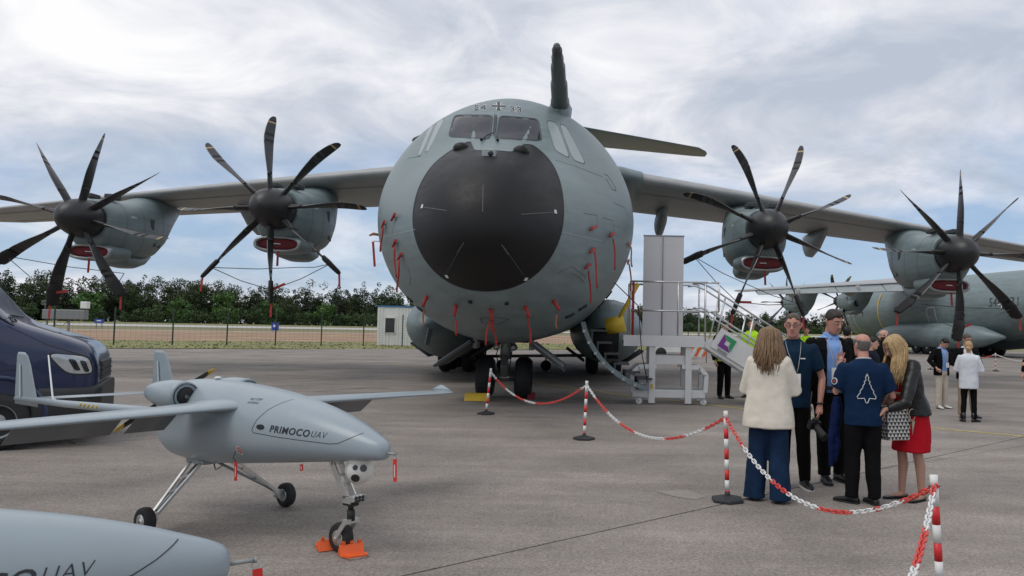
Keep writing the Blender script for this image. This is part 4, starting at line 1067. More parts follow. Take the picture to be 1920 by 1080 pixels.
UB = BVHTree.FromPolygons([v.co.copy() for v in ub.data.vertices], [tuple(p.vertices) for p in ub.data.polygons])
def uhit(x, z, off=.002):
    loc, nor, _, _ = UB.ray_cast(Vector((x, -2, z)), Vector((0, 1, 0)))
    if loc is None: loc, nor, _, _ = UB.find_nearest(Vector((x, -.3, z)))
    if nor.y > 0: nor = -nor
    return loc + nor * off, nor
def ustrip(name, pts, w, m, parent=None):
    P = []
    for a, b in zip(pts[:-1], pts[1:]):
        for k in range(10): P.append((a[0] + (b[0] - a[0]) * k / 10, a[1] + (b[1] - a[1]) * k / 10))
    P.append(pts[-1]); H = [uhit(*p) for p in P]; V = []
    for i, (p, n) in enumerate(H):
        t = (H[min(i + 1, len(H) - 1)][0] - H[max(i - 1, 0)][0]).normalized(); s = n.cross(t).normalized() * w / 2; V += [p + s, p - s]
    mb = MB(); mb.add(V, [(2 * i, 2 * i + 1, 2 * i + 3, 2 * i + 2) for i in range(len(P) - 1)], 0, True); return mb.build(name, m, parent or uav, fixn=False)
ustrip('hatch_seam', [(.80, 1.055), (.70, .98), (.63, .90), (.60, .83), (.62, .812), (.9, .80), (1.36, .79), (1.43, .797), (1.50, .83), (1.57, .87)], .004, M_uavlet)
ustrip('rear_seam', [(-.93, 1.0), (-.93, .62)], .004, M_line)
def utext(txt, x0, x1, z0, z1, bold=0.0, shear=0.0, dz=0.0):
    V, F = text_mesh(txt, 1.0, shear, bold, 1.12); a = [p[0] for p in V]; b = [p[1] for p in V]; a0, a1, b0, b1 = min(a), max(a), min(b), max(b)
    mb = MB(); mb.add([uhit(x0 + (x - a0) / (a1 - a0) * (x1 - x0), z0 + (y - b0) / (b1 - b0) * (z1 - z0) + dz * (x - a0) / (a1 - a0), .0025)[0] for x, y in V], F); return mb.build('lettering', M_uavlet, uav, fixn=False)
utext('PRIMOCO', .79, 1.18, .830, .880, .022, .15, -.008); utext('UAV', 1.195, 1.33, .826, .868, -.012, .25, -.004)
utext('NO STEP', .44, .56, 1.035, 1.05, 0, .1); utext('ANTENNA', .44, .56, 1.012, 1.026, 0, .1)
# filler cap and roundel
for x, z, r in ((.69, .858, .045),):
    V = [uhit(x + r * (1 if math.cos(a) < 0 else .9) * math.cos(a) * 1.0, z + r * .42 * math.sin(a), .003)[0] for a in [2 * PI * k / 24 for k in range(24)]]
    mb = MB(); mb.add(V, [tuple(range(24))]); mb.build('air_vent', M_uavlet, uav, fixn=False)
for r, m, o in ((.036, M_mark_wh, .003), (.026, M_tagred, .0045), (.016, M_mark_wh, .006), (.008, M_uavlet, .0075)):
    V = [uhit(.44 + r * math.cos(a), .665 + r * math.sin(a), o)[0] for a in [2 * PI * k / 20 for k in range(20)]]
    mb = MB(); mb.add(V, [tuple(range(20))]); mb.build('static_port_sticker', m, uav, fixn=False)
# wings
for sg in (-1, 1):
    mb = MB(); rings = []
    for y, xl, z, ch, th in ((.05, .44, .985, .74, .30), (.24, .38, .975, .66, .28), (.36, .32, .968, .57, .26), (.6, .28, .96, .50, .24), (2.05, .20, .935, .40, .20), (2.22, .18, .935, .36, .17), (2.28, .15, .935, .28, .10)):
        rings.append([(xl - a * ch, sg * y, z + b * ch * th * 4.0) for a, b in AF])
    mb.loft(rings); w_ = mb.build('wing', M_uav, uav)
    mb = MB(); rings = []
    for h, xl, ch in ((0, .17, .33), (.035, .06, .17), (.06, -.03, .03)): rings.append([(xl - a * ch, sg * (2.25 + h * .8) + b * ch * .05, .94 + h) for a, b in AF])
    mb.loft(rings); mb.build('winglet', M_uav, w_)
    for y0, y1 in ((.42, .72), (.82, 1.5)):
        mb = MB(); rings = []
        for y in (y0, y1): rings.append([(-.17 - a * .19, sg * y, .90 - a * .14 + b * .03) for a, b in AF])
        mb.loft(rings); mb.build('flap', M_uavd, w_)
    # booms, fins
    mb = MB(); mb.tube([(.0, sg * .62, .955), (-.4, sg * .62, .93), (-1.6, sg * .62, .895), (-2.60, sg * .62, .88)], [.02, .034, .03, .022], 14); bo = mb.build('tail_boom', M_uav, uav)
    mb = MB(); rings = []
    for z, xl, ch in ((.83, -2.13, .50), (.92, -2.17, .47), (1.2, -2.33, .31), (1.28, -2.40, .24), (1.31, -2.47, .14)): rings.append([(xl - a * ch, sg * .62 + b * ch * .22, z) for a, b in AF])
    mb.loft(rings); fn = mb.build('tail_fin', M_uav, bo)
    mb = MB(); mb.bar((-2.47, sg * .62 - .02, .90), (-2.53, sg * .62 - .014, 1.20), .02, .006, up=(0, 1, 0)); mb.build('rudder_stripe', M_markgrey, bo)
    mb = MB()
    for k in range(5): mb.bar((-.95 - k * .07, sg * .62 - .034, .925), (-.99 - k * .07, sg * .62 - .034, .905), .012, .004, up=(0, 1, 0))
    mk = mb.build('warning_marks', M_yel, bo); mk['kind'] = 'stuff'
mb = MB(); rings = []
for y in (-.62, .62): rings.append([(-2.28 - a * .26, y, .885 + b * .26 * .25) for a, b in AF])
mb.loft(rings); mb.build('tailplane', M_uav, uav)
mb = MB(); mb.tube([(-1.80, -.62, .90), (-1.85, -.62, .94), (-1.98, -.62, 1.30)], [.022, .008, .006], 8); mb.build('whip_antenna', M_mark_wh, uav)
# engine cowl, propeller
for sg in (-1, 1):
    mb = MB(); rings = []
    for x, r, yy in ((.05, .01, .13), (-.08, .03, .14), (-.2, .05, .15), (-.42, .10, .235)): rings.append([(x, sg * yy + r * math.cos(a) * .7, 1.02 + r * math.sin(a) * .8) for a in [2 * PI * k / 20 for k in range(20)]])
    mb.loft(rings[:3]); mb.build('cowl_fairing', M_uav, uav)
    mb = MB(); prof = [(-.34, .10), (-.335, .112), (-.38, .12), (-.56, .12), (-.74, .10), (-.86, .07), (-.92, .03)]
    rings = [[(x, sg * .27 + r * math.cos(a), 1.02 + r * math.sin(a)) for a in [2 * PI * k / 24 for k in range(24)]] for x, r in prof]
    mb.loft(rings); cw = mb.build('engine_cowl', M_uav, uav)
    mb = MB(); mb.lathe([(.10, .004), (.10, -.02), (.001, -.022)], (-.328, sg * .27, 1.02), 'x', 20); mb.lathe([(.02, .012), (.06, .01), (.075, -.01)], (-.328, sg * .27, 1.02), 'x', 14); mb.build('cowl_opening', M_dark, cw)
mb = MB(); mb.tube([(-1.0, 0, .93), (-1.14, 0, .93), (-1.2, 0, .93)], [.06, .055, .02], 14); hubp = mb.build('propeller_hub', M_dark, uav)
for k, sg in ((0, 1), (1, -1)):
    d = np.array((0, .86 * sg, .50 * sg)); mb = MB(); rings = []; nn = np.array((0, -.5, .86))
    for r, c, t, mi in ((.03, .035, .02, 0), (.15, .055, .016, 0), (.3, .06, .012, 0), (.42, .05, .009, 0)):
        rings.append([tuple(np.array((-1.14, 0, .93)) + d * r + np.array((.75, 0, 0)) * math.cos(a) * c + nn * (math.cos(a) * c * .6 + math.sin(a) * t)) for a in [2 * PI * j / 12 for j in range(12)]])
    mb.loft(rings); bl_ = mb.build('propeller_blade', M_black, uav)
    mb = MB(); rings = []
    for r, c, t in ((.415, .051, .010), (.47, .04, .008), (.50, .012, .004)):
        rings.append([tuple(np.array((-1.14, 0, .93)) + d * r + np.array((.75, 0, 0)) * math.cos(a) * c + nn * (math.cos(a) * c * .6 + math.sin(a) * t)) for a in [2 * PI * j / 12 for j in range(12)]])
    mb.loft(rings); mb.build('blade_tip', M_yel, bl_)
# landing gear
WR = .105
def uwheel(c, w=.085):
    mb = MB(); r = WR
    mb.lathe([(r * .5, -w * .42), (r * .8, -w * .5), (r * .95, -w * .36), (r, -w * .12), (r, w * .12), (r * .95, w * .36), (r * .8, w * .5), (r * .5, w * .42)], c, 'y', 36); o = mb.build('wheel', M_tyre, uav)
    mb = MB(); mb.lathe([(.008, -w * .5), (.02, -w * .48), (r * .3, -w * .34), (r * .52, -w * .44), (r * .52, w * .44), (r * .3, w * .34), (.02, w * .48), (.008, w * .5)], c, 'y', 24); mb.build('rim', M_alu, o)
for sg in (-1, 1):
    uwheel((-.22, sg * .60, WR)); mb = MB()
    T1, T2, B_ = (-.30, sg * .12, .49), (-.46, sg * .12, .49), (-.24, sg * .53, .13)
    mb.bar(T1, (B_[0] + .03, B_[1], B_[2]), .018, .022); mb.bar(T2, (B_[0] - .03, B_[1], B_[2]), .018, .022)
    for f in (.25, .5, .75):
        a = np.array(T1) * (1 - f) + np.array(B_) * f; b = np.array(T2) * (1 - f - .12) + np.array(B_) * (f + .12); mb.bar(a + np.array((.03 * f, 0, 0)), b - np.array((.03 * f, 0, 0)), .012, .014)
    mb.box((-.24, sg * .535, .125), (.09, .03, .07)); mb.build('main_leg', M_alu, uav)
    mb = MB(); mb.tube([(-.46, sg * .08, .44), (-.26, sg * .5, .16)], .012, 8); mb.tube([(-.24, sg * .5, WR), (-.24, sg * .6, WR)], .014, 8); mb.build('bracing_strut', M_gearw, uav)
mb = MB(); mb.box((-.38, 0, .475), (.26, .30, .03)); mb.build('gear_mount', M_gearw, uav)
NX = 1.32; GD = .14
uwheel((NX - .02, 0, WR), .08)
mb = MB()
for y in (-.035, .035): mb.bar((1.06 + GD, y, .645), (1.24 + GD, y, .40), .01, .05)
mb.bar((1.08 + GD, 0, .61), (1.08 + GD, 0, .65), .08, .02)
for f in (.3, .6): mb.bar((1.08 + GD + .16 * f, -.035, .60 - .2 * f), (1.08 + GD + .16 * f, .035, .60 - .2 * f), .02, .02)
mb.box((1.25 + GD, 0, .385), (.085, .08, .05)); ngl = mb.build('nose_leg', M_alu, uav)
mb = MB(); mb.tube([(1.25 + GD, 0, .38), (1.255 + GD, 0, .30)], .02, 12); mb.tube([(1.255 + GD, 0, .31), (1.26 + GD, 0, .235)], .028, 12); mb.box((1.25 + GD, 0, .355), (.10, .06, .025)); mb.build('shock_absorber', M_black, ngl)
mb = MB()
for y in (-.05, .05): mb.bar((1.26 + GD, y, .235), (NX - .02, y * 1.05, WR), .01, .035)
mb.box((1.26 + GD, 0, .235), (.045, .11, .03)); mb.tube([(NX - .02, -.06, WR), (NX - .02, .06, WR)], .012, 8); mb.build('wheel_fork', M_alu, ngl)
mb = MB(); mb.box((1.315 + GD, 0, .40), (.05, .10, .045)); lp = mb.build('landing_light', M_alu, ngl, .008)
for k in range(6):
    mb = MB(); mb.lathe([(.012, 0), (.012, .006), (.001, .007)], (1.34 + GD, -.03 + .03 * (k % 3), .41 - .022 * (k // 3)), 'x', 10); mb.build('lamp_lens', M_dkglass, lp)
# sensor turret
mb = MB(); mb.tube([(1.47, 0, .70), (1.47, 0, .62)], .085, 20); mb.build('turret_mount', M_turret, uav)
mb = MB(); mb.sphere((1.47, 0, .60), .098, 16); tu = mb.build('camera_turret', M_turret, uav)
tdir_ = Vector((.70, -.62, -.12)).normalized(); tr_ = tdir_.cross(Vector((0, 0, 1))).normalized(); tup = tr_.cross(tdir_)
for a, b, r in ((-.35, .42, .024), (.3, .5, .018), (.25, -.35, .030)):
    n_ = (tdir_ + tr_ * a + tup * b).normalized(); c_ = Vector((1.47, 0, .60)) + n_ * .093
    mb = MB(); mb.tube([c_, c_ + n_ * .008], r, 18); mb.build('turret_lens', M_dkglass, tu)
mb = MB(); rings = []
ax_ = Vector((1, 0, 0)); mb.tube([Vector((1.47, 0, .60)) + Vector((math.cos(a) * .0995 * .2, math.cos(a) * .0995 * .98, math.sin(a) * .0995)) for a in [2 * PI * k / 40 for k in range(41)]], .002, 5, cap=False); mb.build('turret_seam', M_markgrey, tu)
# nose probe, tags
mb = MB(); mb.tube([(1.73, 0, .745), (1.83, 0, .745)], .008, 8); mb.tube([(1.83, 0, .745), (1.838, 0, .745)], .011, 8); mb.build('pitot_probe', M_gearw, uav)
mb = MB(); mb.tube([(1.835 + .012 * math.cos(a), .012 * math.sin(a) * .3, .728 + .014 * math.sin(a)) for a in [2 * PI * k / 16 for k in range(17)]], .002, 5, cap=False); mb.build('split_ring', M_steel, uav)
def utag(x, y, z0, L):
    mb = MB(); mb.bar((x, y, z0), (x + .012, y - .004, z0 - L), .034, .004, up=(0, 1, 0)); t_ = mb.build('warning_tag', M_tagred, uav)
    mb = MB(); mb.bar((x + .003, y - .004, z0 - L * .25), (x + .010, y - .007, z0 - L * .8), .008, .002, up=(0, 1, 0)); mb.build('tag_lettering', M_mark_wh, t_)
utag(1.84, -.01, .715, .15); utag(.40, -.27, .575, .14); utag(.98, -.12, .60, .045)
mb = MB(); mb.tube([(.44, -.30, .66), (.41, -.30, .61), (.40, -.27, .575)], .003, 5); mb.build('tag_cord', M_uavlet, uav)
mb = MB(); mb.tube([(-.18, -.1, .47), (-.12, -.12, .435), (-.06, -.1, .47)], .006, 6); mb.build('tie_down_ring', M_steel, uav)
mb = MB(); mb.sphere((-.35, 0, 1.155), (.03, .03, .012), 8); mb.build('gps_antenna', M_mark_wh, uav)
UM = Matrix.Translation((-2.92, 6.33, 0)) @ Matrix.Rotation(math.atan2(-.55, .835), 4, 'Z')
uav.matrix_world = UM
uav2 = copy_tree(uav, None)
uav2.name = 'unmanned_aircraft'
tag(uav2, 'grey nose of a second drone cut off by the lower left corner', 'drone')
uav2.matrix_world = Matrix.Translation((-1.335 - 1.75 * .82, 2.86 - 1.75 * .57, 0)) @ Matrix.Rotation(math.atan2(.57, .82), 4, 'Z')
# chocks at the drone's nose wheel
for sg, lab in ((1, 'orange plastic wheel chock in front of the drone nose wheel'), (-1, 'orange plastic wheel chock behind the drone nose wheel')):
    ch_ = thing('wheel_chock', lab, 'chock', group='orange chocks at the drone')
    ch_.matrix_world = UM @ Matrix.Translation((NX - .02 + sg * .125, 0, 0)) @ Matrix.Rotation(R(-20 if sg > 0 else -25), 4, 'Z')
    mb = MB(); mb.prism([(-.065 * sg, .004), (.055 * sg, .004), (.055 * sg, .012), (.01 * sg, .012), (-.02 * sg, .075), (-.032 * sg, .075)], -.085, .085, 'y'); mb.build('wedge', M_chock, ch_, .004)
    for y in (-.055, 0, .055): mb = MB(); mb.box((-.026 * sg, y, .085), (.018, .022, .022)); mb.build('tooth', M_chock, ch_)
    mb = MB(); mb.bar((.05 * sg, -.08, .015), (.12 * sg, -.06, .022), .014, .012); mb.bar((.05 * sg, .08, .015), (.12 * sg, .06, .022), .014, .012); mb.bar((.12 * sg, -.067, .022), (.12 * sg, .067, .022), .014, .012); mb.build('handle', M_chock, ch_)
# ================================================================== van
M_vblue = mat('van_dark_blue', (0.004, 0.013, 0.055), .3, .0, coat=.5, spec=.5)
M_plastic = mat('black_plastic', (0.018, 0.019, 0.021), .55, var=.15, vscale=20)
M_lampg = mat('lamp_glass', (0.45, 0.47, 0.48), .08, .3, coat=1.0)
M_chrome = mat('chrome', (.6, .6, .62), .15, 1.0)
van = thing('parked_van', 'dark blue panel van at the left edge, nose pointing right', 'van')
VM = Matrix.Translation((-7.42, 9.62, 0)) @ Matrix.Rotation(R(27), 4, 'Z') @ Matrix.Translation((0, .92, 0)); VMI = VM.inverted()
v_x = [-4.9, -4.6, -1.1, -.75, -.35, -.02, .12, .4, .7, .88, .97, 1.0]
v_zt = interp(v_x, [2.40, 2.5, 2.5, 2.42, 2.05, 1.66, 1.58, 1.48, 1.38, 1.29, 1.16, 1.02])
v_zb = interp([-5, .3, .8, 1.0], [.35, .35, .36, .5]); v_w = interp(v_x, [.98, 1.0, 1.0, 1.0, 1.0, 1.0, .998, .99, .965, .91, .83, .74])
def vring(x, ex=6, n=64, g=0.0):
    zt, zb, w = v_zt(x), v_zb(x), v_w(x) + g; R_ = []
    for k in range(n):
        a = 2 * PI * k / n; c, s = math.cos(a), math.sin(a); y = math.copysign(abs(c) ** (2 / ex), c) * w; zz = math.copysign(abs(s) ** (2 / ex), s)
        z = (zt + zb) / 2 + zz * (zt - zb) / 2
        if z > 1.25: y *= 1 - .13 * ((z - 1.25) / 1.25)            # tumblehome
        if .78 < z < 1.05: y *= .994
        R_.append((x, y, z))
    return R_
mb = MB(); xs_ = list(np.linspace(-4.9, -1.0, 14)) + list(np.linspace(-.9, .6, 26)) + list(np.linspace(.64, 1.0, 14)); mb.loft([vring(float(x)) for x in xs_]); vb = mb.build('body', M_vblue, van)
VB = BVHTree.FromPolygons([v.co.copy() for v in vb.data.vertices], [tuple(p.vertices) for p in vb.data.polygons])
def vhit(x, z, off=.004):
    loc, nor, _, _ = VB.ray_cast(Vector((x, -3, z)), Vector((0, 1, 0)))
    if loc is None: loc, nor, _, _ = VB.find_nearest(Vector((x, -.9, z)))
    if nor.y > 0: nor = -nor
    return loc + nor * off
def vpatch(name, quad, m, off=.006, ex=8, parent=van, inner=0):
    mb = MB(); rings = []
    for i in range(7):
        r = max(1e-3, inner + (1 - inner) * i / 6); ring = []
        for j in range(40):
            t = 2 * PI * j / 40; c, s = math.cos(t), math.sin(t); a = math.copysign(abs(c) ** (2 / ex), c) * r; b = math.copysign(abs(s) ** (2 / ex), s) * r
            x, z = bil(quad, .5 + a / 2, .5 + b / 2); ring.append(vhit(x, z, off))
        rings.append(ring)
    mb.loft(rings, 0, False, True); return mb.build(name, m, parent, fixn=False)
hl = vpatch('headlight', ((.42, 1.21), (.92, 1.16), (.965, .90), (.66, .92)), M_plastic, .004, 4)
vpatch('headlight_lens', ((.46, 1.195), (.89, 1.145), (.945, .925), (.68, .935)), M_lampg, .010, 4, hl)
for q_ in (((.68, 1.12), (.76, 1.11), (.82, .97), (.76, .97)), ((.80, 1.10), (.86, 1.09), (.91, .95), (.86, .95))): vpatch('lamp_reflector', q_, M_dkglass, .014, 5, hl)
vpatch('side_window', ((-.75, 2.2), (-.42, 2.05), (-.02, 1.56), (-1.3, 1.50)), M_dkglass, .006, 7)
vpatch('windscreen_pillar_trim', ((-.30, 2.02), (-.27, 2.02), (.13, 1.59), (.05, 1.57)), M_plastic, .008, 6)
for pts in (((-.32, 1.98), (-.32, 1.5), (-.30, .95), (-.38, .45)), ((.02, 1.53), (.45, 1.30), (.92, 1.13)), ((-1.4, .95), (-.3, .94)), ((-.3, .93), (.45, 1.02))):
    V = []; P = []
    for a, b in zip(pts[:-1], pts[1:]):
        for k in range(10): P.append((a[0] + (b[0] - a[0]) * k / 10, a[1] + (b[1] - a[1]) * k / 10))
    for i, p in enumerate(P):
        a, b = P[max(i - 1, 0)], P[min(i + 1, len(P) - 1)]; dx, dz = b[0] - a[0], b[1] - a[1]; l = math.hypot(dx, dz); V += [vhit(p[0] - dz / l * .004, p[1] + dx / l * .004, .002), vhit(p[0] + dz / l * .004, p[1] - dx / l * .004, .002)]
    mb = MB(); mb.add(V, [(2 * i, 2 * i + 1, 2 * i + 3, 2 * i + 2) for i in range(len(P) - 1)]); mb.build('panel_gap', M_dark, van, fixn=False)
# bumper and sill in black plastic
mb = MB(); rings = []
for x in list(np.linspace(.34, 1.0, 16)):
    w = v_w(x) + .035; R_ = []
    zt = .80 if x < .9 else .78
    for k in range(40):
        a = 2 * PI * k / 40; c, s = math.cos(a), math.sin(a); y = math.copysign(abs(c) ** (2 / 7), c) * w; z = .54 + math.copysign(abs(s) ** (2 / 7), s) * (zt - .28) / 2; R_.append((x + .05 * (x > .9), y, z))
    rings.append(R_)
mb.loft(rings); bu = mb.build('bumper', M_plastic, van)
mb = MB(); mb.box((.75, -.935, .62), (.5, .012, .02)); mb.build('bumper_groove', M_dark, bu)
mb = MB(); mb.box((-1.9, -.99, .42), (2.6, .06, .16)); mb.build('sill', M_plastic, van, .02)
mb = MB(); mb.box((.985, 0, .95), (.06, 1.15, .26)); gr = mb.build('grille', M_plastic, van, .02)
for k in range(3): mb = MB(); mb.box((1.02, 0, .88 + k * .07), (.02, 1.1, .014)); mb.build('grille_bar', M_plastic, gr)
for x in (0, -3.64):
    for sg in (-1, 1):
        mb = MB(); mb.lathe([(.47, 0), (.47, .02), (.001, .021)], (x, 0, .40), 'y', 40)
        o = mb.build('wheel_arch', M_dark, van); o.location.y = -1.008 if sg < 0 else .99
        mb = MB(); mb.tube([(x + .49 * math.cos(a), sg * 1.0, .40 + .49 * math.sin(a)) for a in [(-.25 + (PI + .5) * k / 40) for k in range(41)]], .035, 8); mb.build('arch_flare', M_vblue, o).location.y = -o.location.y
        mb = MB(); r, w = .355, .235; mb.lathe([(r * .6, -w * .5), (r * .86, -w * .5), (r * .97, -w * .35), (r, -w * .1), (r, w * .1), (r * .97, w * .35), (r * .86, w * .5), (r * .6, w * .5)], (x, sg * .93, r), 'y', 40); wo = mb.build('wheel', M_tyre, van)
        mb = MB(); mb.lathe([(.01, -w * .30), (r * .2, -w * .34), (r * .3, -w * .12), (r * .52, -w * .2), (r * .62, -w * .48), (r * .62, w * .4), (.01, w * .4)], (x, sg * .93, r), 'y', 28); mb.build('rim', M_gearw, wo)
mb = MB(); mb.sphere((-.38, -1.14, 1.66), (.07, .13, .17), 8); mi_ = mb.build('wing_mirror', M_plastic, van); mb = MB(); mb.bar((-.38, -.95, 1.55), (-.38, -1.1, 1.6), .06, .06); mb.build('mirror_arm', M_plastic, mi_)
mb = MB(); mb.tube([(.0, -.6, 1.66), (.05, -.1, 1.64)], .01, 6); mb.build('wiper', M_plastic, van)
van.matrix_world = VM

# ================================================================== mobile stair with platform and banner
M_alw = mat('white_aluminium', (0.62, 0.62, 0.61), .4, .1, var=.06, vscale=4)
M_rail = mat('railing_tube', (0.55, 0.55, 0.55), .28, .75, var=.08, vscale=5)
M_board = mat('banner_back', (0.56, 0.55, 0.56), .6, var=.04, vscale=1.2)
M_faint = mat('banner_show_through', (0.60, 0.60, 0.61), .6)
M_purple = mat('logo_purple', (0.16, 0.03, 0.22), .5); M_green = mat('logo_green', (0.02, 0.26, 0.10), .5)
st = thing('mobile_stair', 'white aluminium mobile stair and platform on castors beside the aircraft door', 'stairs', (0, 0, 0))
X0, X1, Y0, Y1, PZ = .72, 2.22, 17.05, 18.15, 1.40
mb = MB(); mb.box(((X0 + X1) / 2 - .12, (Y0 + Y1) / 2, PZ - .03), (X1 - X0 + .24, Y1 - Y0, .06)); pf = mb.build('platform', M_alw, st)
for y in (Y0, Y1): mb = MB(); mb.box(((X0 + X1) / 2 - .1, y, PZ - .01), (X1 - X0 + .28, .05, .24)); mb.build('platform_beam', M_alw, pf, .006)
for x in (1.12, 1.92):
    for y in (Y0 + .06, Y1 - .06): mb = MB(); mb.box((x, y, .68), (.14, .10, 1.30)); mb.build('support_post', M_alw, st, .006)
for y in (Y0 + .12, Y1 - .12): mb = MB(); mb.box((1.52, y, .98), (.8, .06, .20)); mb.build('cross_beam', M_alw, st, .006)
for y in (Y0 + .1, Y1 - .1):
    mb = MB(); mb.box((1.5, y, .235), (1.6, .08, .17)); mb.build('base_beam', M_alw, st, .006)
    for sx in (-1, 1):
        cx_ = 1.5 + sx * .52
        mb = MB(); P = [(cx_ + sx * .28, .28), (cx_ + sx * .30, .66), (cx_ + sx * .16, .82), (cx_ - sx * .24, .84)]
        for a, b in zip(P[:-1], P[1:]): mb.bar((a[0], y, a[1]), (b[0], y, b[1]), .09, .15, up=(0, 1, 0))
        mb.build('base_end_frame', M_alw, st)
for x in (.80, 2.22):
    for y in (Y0 + .05, Y1 - .05):
        cs = MB(); cs.box((x, y, .155), (.14, .08, .03)); cs.bar((x, y - .03, .15), (x + .04, y - .03, .06), .05, .012); cs.bar((x, y + .03, .15), (x + .04, y + .03, .06), .05, .012); co_ = cs.build('castor', M_gearw, st)
        mb = MB(); mb.lathe([(.01, -.02), (.04, -.024), (.07, -.02), (.07, .02), (.04, .024), (.01, .02)], (x + .04, y, .07), 'y', 18); mb.build('castor_wheel', M_mark_wh, co_)
def rail(pts, name='handrail', r=.021): mb = MB(); mb.tube(pts, r, 8); return mb.build(name, M_rail, st)
RT = 2.70
for y in (Y0, Y1):
    rail([(X0 - .1, y, RT), (X1 + .05, y, RT)]); rail([(X0 - .1, y, 2.06), (X1 + .05, y, 2.06)])
    for x in (X0 - .1, X0 + .95, X1 + .05): rail([(x, y, PZ), (x, y, RT)], 'rail_post')
mb = MB(); mb.tube([(X0 - .04, Y0 + .02, PZ), (X0 - .04, Y0 + .02, RT)], .028, 8); mb.build('safety_post', M_redtag, st)
# gate loop and stair flight falling to the right
SX0, SZ0, SX1 = X1 + .1, PZ, 4.45
def slope(f, dz=0): return SX0 + (SX1 - SX0) * f, SZ0 + (0.10 - SZ0) * f + dz
for y in (Y0 + .05, Y1 - .05):
    for dz in (1.22, .68): a, b = slope(-.02, dz), slope(1, dz); rail([(a[0] - .28, y, a[1] + .02), (a[0] - .12, y, a[1] + .04), (a[0] + .1, y, a[1] - .04), (b[0], y, b[1])], 'stair_rail')
    for f in (.12, .42, .72, .98): a, b = slope(f, 0.02), slope(f, 1.2); rail([(a[0] - .10, y, a[1]), (b[0] + .14, y, b[1] - .08)], 'rail_post')
    mb = MB(); a, b = slope(0, -.02), slope(1, -.02); mb.bar((a[0], y - .01, a[1]), (b[0], y - .01, b[1]), .05, .24); mb.build('stringer', M_alw, st, .006)
rail([(X1 + .35, Y0, RT), (X1 + .35, Y0, 2.06)], 'rail_post'); rail([(X1 + .05, Y0, RT), (X1 + .35, Y0, RT)]); rail([(X1 + .05, Y0, 2.06), (X1 + .35, Y0, 2.06)])
for k in range(6):
    a = slope((k + .7) / 7); mb = MB(); mb.box((a[0], (Y0 + Y1) / 2, a[1]), (.26, Y1 - Y0 - .14, .035)); mb.build('stair_tread', M_alw, st)
# logo panel on the stringer
sd = Vector((SX1 - SX0, 0, .10 - SZ0)).normalized(); su = Vector((-sd.z, 0, sd.x)); pc = Vector((slope(.20)[0], Y0 - .02, slope(.20)[1] + .22))
def pan(pts, m, name, par, yo): mb = MB(); V = [pc + sd * a + su * b + Vector((0, yo, 0)) for a, b in pts]; V2 = [v + Vector((0, .012, 0)) for v in V]; n = len(V); mb.add(V + V2, [tuple(range(n)), tuple(range(n, 2 * n))[::-1]] + [(i, (i + 1) % n, (i + 1) % n + n, i + n) for i in range(n)]); return mb.build(name, m, par)
lpn = pan([(-.28, -.24), (.62, -.24), (.62, .24), (-.28, .24)], M_alw, 'side_panel', st, 0)
pan([(-.15, -.14), (-.15, .16), (-.05, .06), (-.05, -.04), (.06, -.04), (.15, -.14)], M_purple, 'logo_purple', lpn, -.018)
pan([(-.13, .16), (.16, .16), (.16, -.12), (.07, -.03), (.07, .07), (-.04, .07)], M_green, 'logo_green', lpn, -.018)
for k in range(2): pan([(-.12, -.19 - k * .03), (.13, -.19 - k * .03), (.13, -.178 - k * .03), (-.12, -.178 - k * .03)], M_gmetal, 'logo_caption', lpn, -.018)
mb = MB(); mb.box((1.125, Y0 + .0, .40), (.05, .03, .10)); mb.build('brake_tag', M_yel, st)
# banner
bn = thing('display_banner', 'tall pale grey roll up display banner seen from behind on the stair platform', 'banner', (1.38, 17.62, PZ + .006))
mb = MB(); mb.box((0, 0, 1.2), (.92, .012, 2.36)); bnp = mb.build('banner_sheet', M_board, bn)
mb = MB(); mb.box((0, 0, .04), (.95, .16, .08)); mb.build('banner_base', M_gmetal, bn, .01)
mb = MB(); mb.tube([(-.02, -.03, .05), (-.02, -.03, 2.38)], .012, 8); mb.build('support_pole', M_gmetal, bn)
mb = MB(); mb.box((0, 0, 2.385), (.94, .03, .025)); mb.build('top_rail', M_gmetal, bn)
V, F = text_mesh('AIRBUS', 1, 0, .02); xs_ = [p[0] for p in V]; w_ = max(xs_)
mb = MB(); mb.add([(.27 - x / w_ * .50, -.0085, 2.16 + y * .115) for x, y in V], F); mb.build('mirrored_lettering', M_faint, bnp, fixn=False)

# ================================================================== small ground equipment
tr = thing('baggage_tractor', 'small white ground service tractor seen under the stair platform', 'vehicle', (PY(1262, 640, 46).x, 46, 0))
mb = MB(); mb.box((0, 0, .62), (2.3, 1.2, .6)); mb.box((-.2, 0, 1.02), (1.2, 1.1, .25)); tb = mb.build('body', M_white, tr, .06)
for x in (-.75, .8): 
    for y in (-.55, .55): mb = MB(); mb.lathe([(.01, -.1), (.3, -.1), (.33, 0), (.3, .1), (.01, .1)], (x, y, .33), 'y', 18); mb.build('wheel', M_tyre, tr)
mb = MB(); mb.box((-.2, -.57, .95), (.9, .05, .2)); mb.build('window', M_dkglass, tr)
bd = thing('striped_barrier', 'low orange and white striped barrier board beyond the mobile stair', 'barrier', (PY(1303, 650, 40).x, 40, 0))
for k in range(7):
    mb = MB(); mb.box((-.6 + k * .2, 0, .65), (.12, .04, .75), Matrix.Rotation(.5, 3, 'Y')); mb.build('stripe', M_chock if k % 2 == 0 else M_white, bd)
for x in (-.6, .6): mb = MB(); mb.box((x, .03, .45), (.06, .06, .9)); mb.build('leg', M_gmetal, bd)
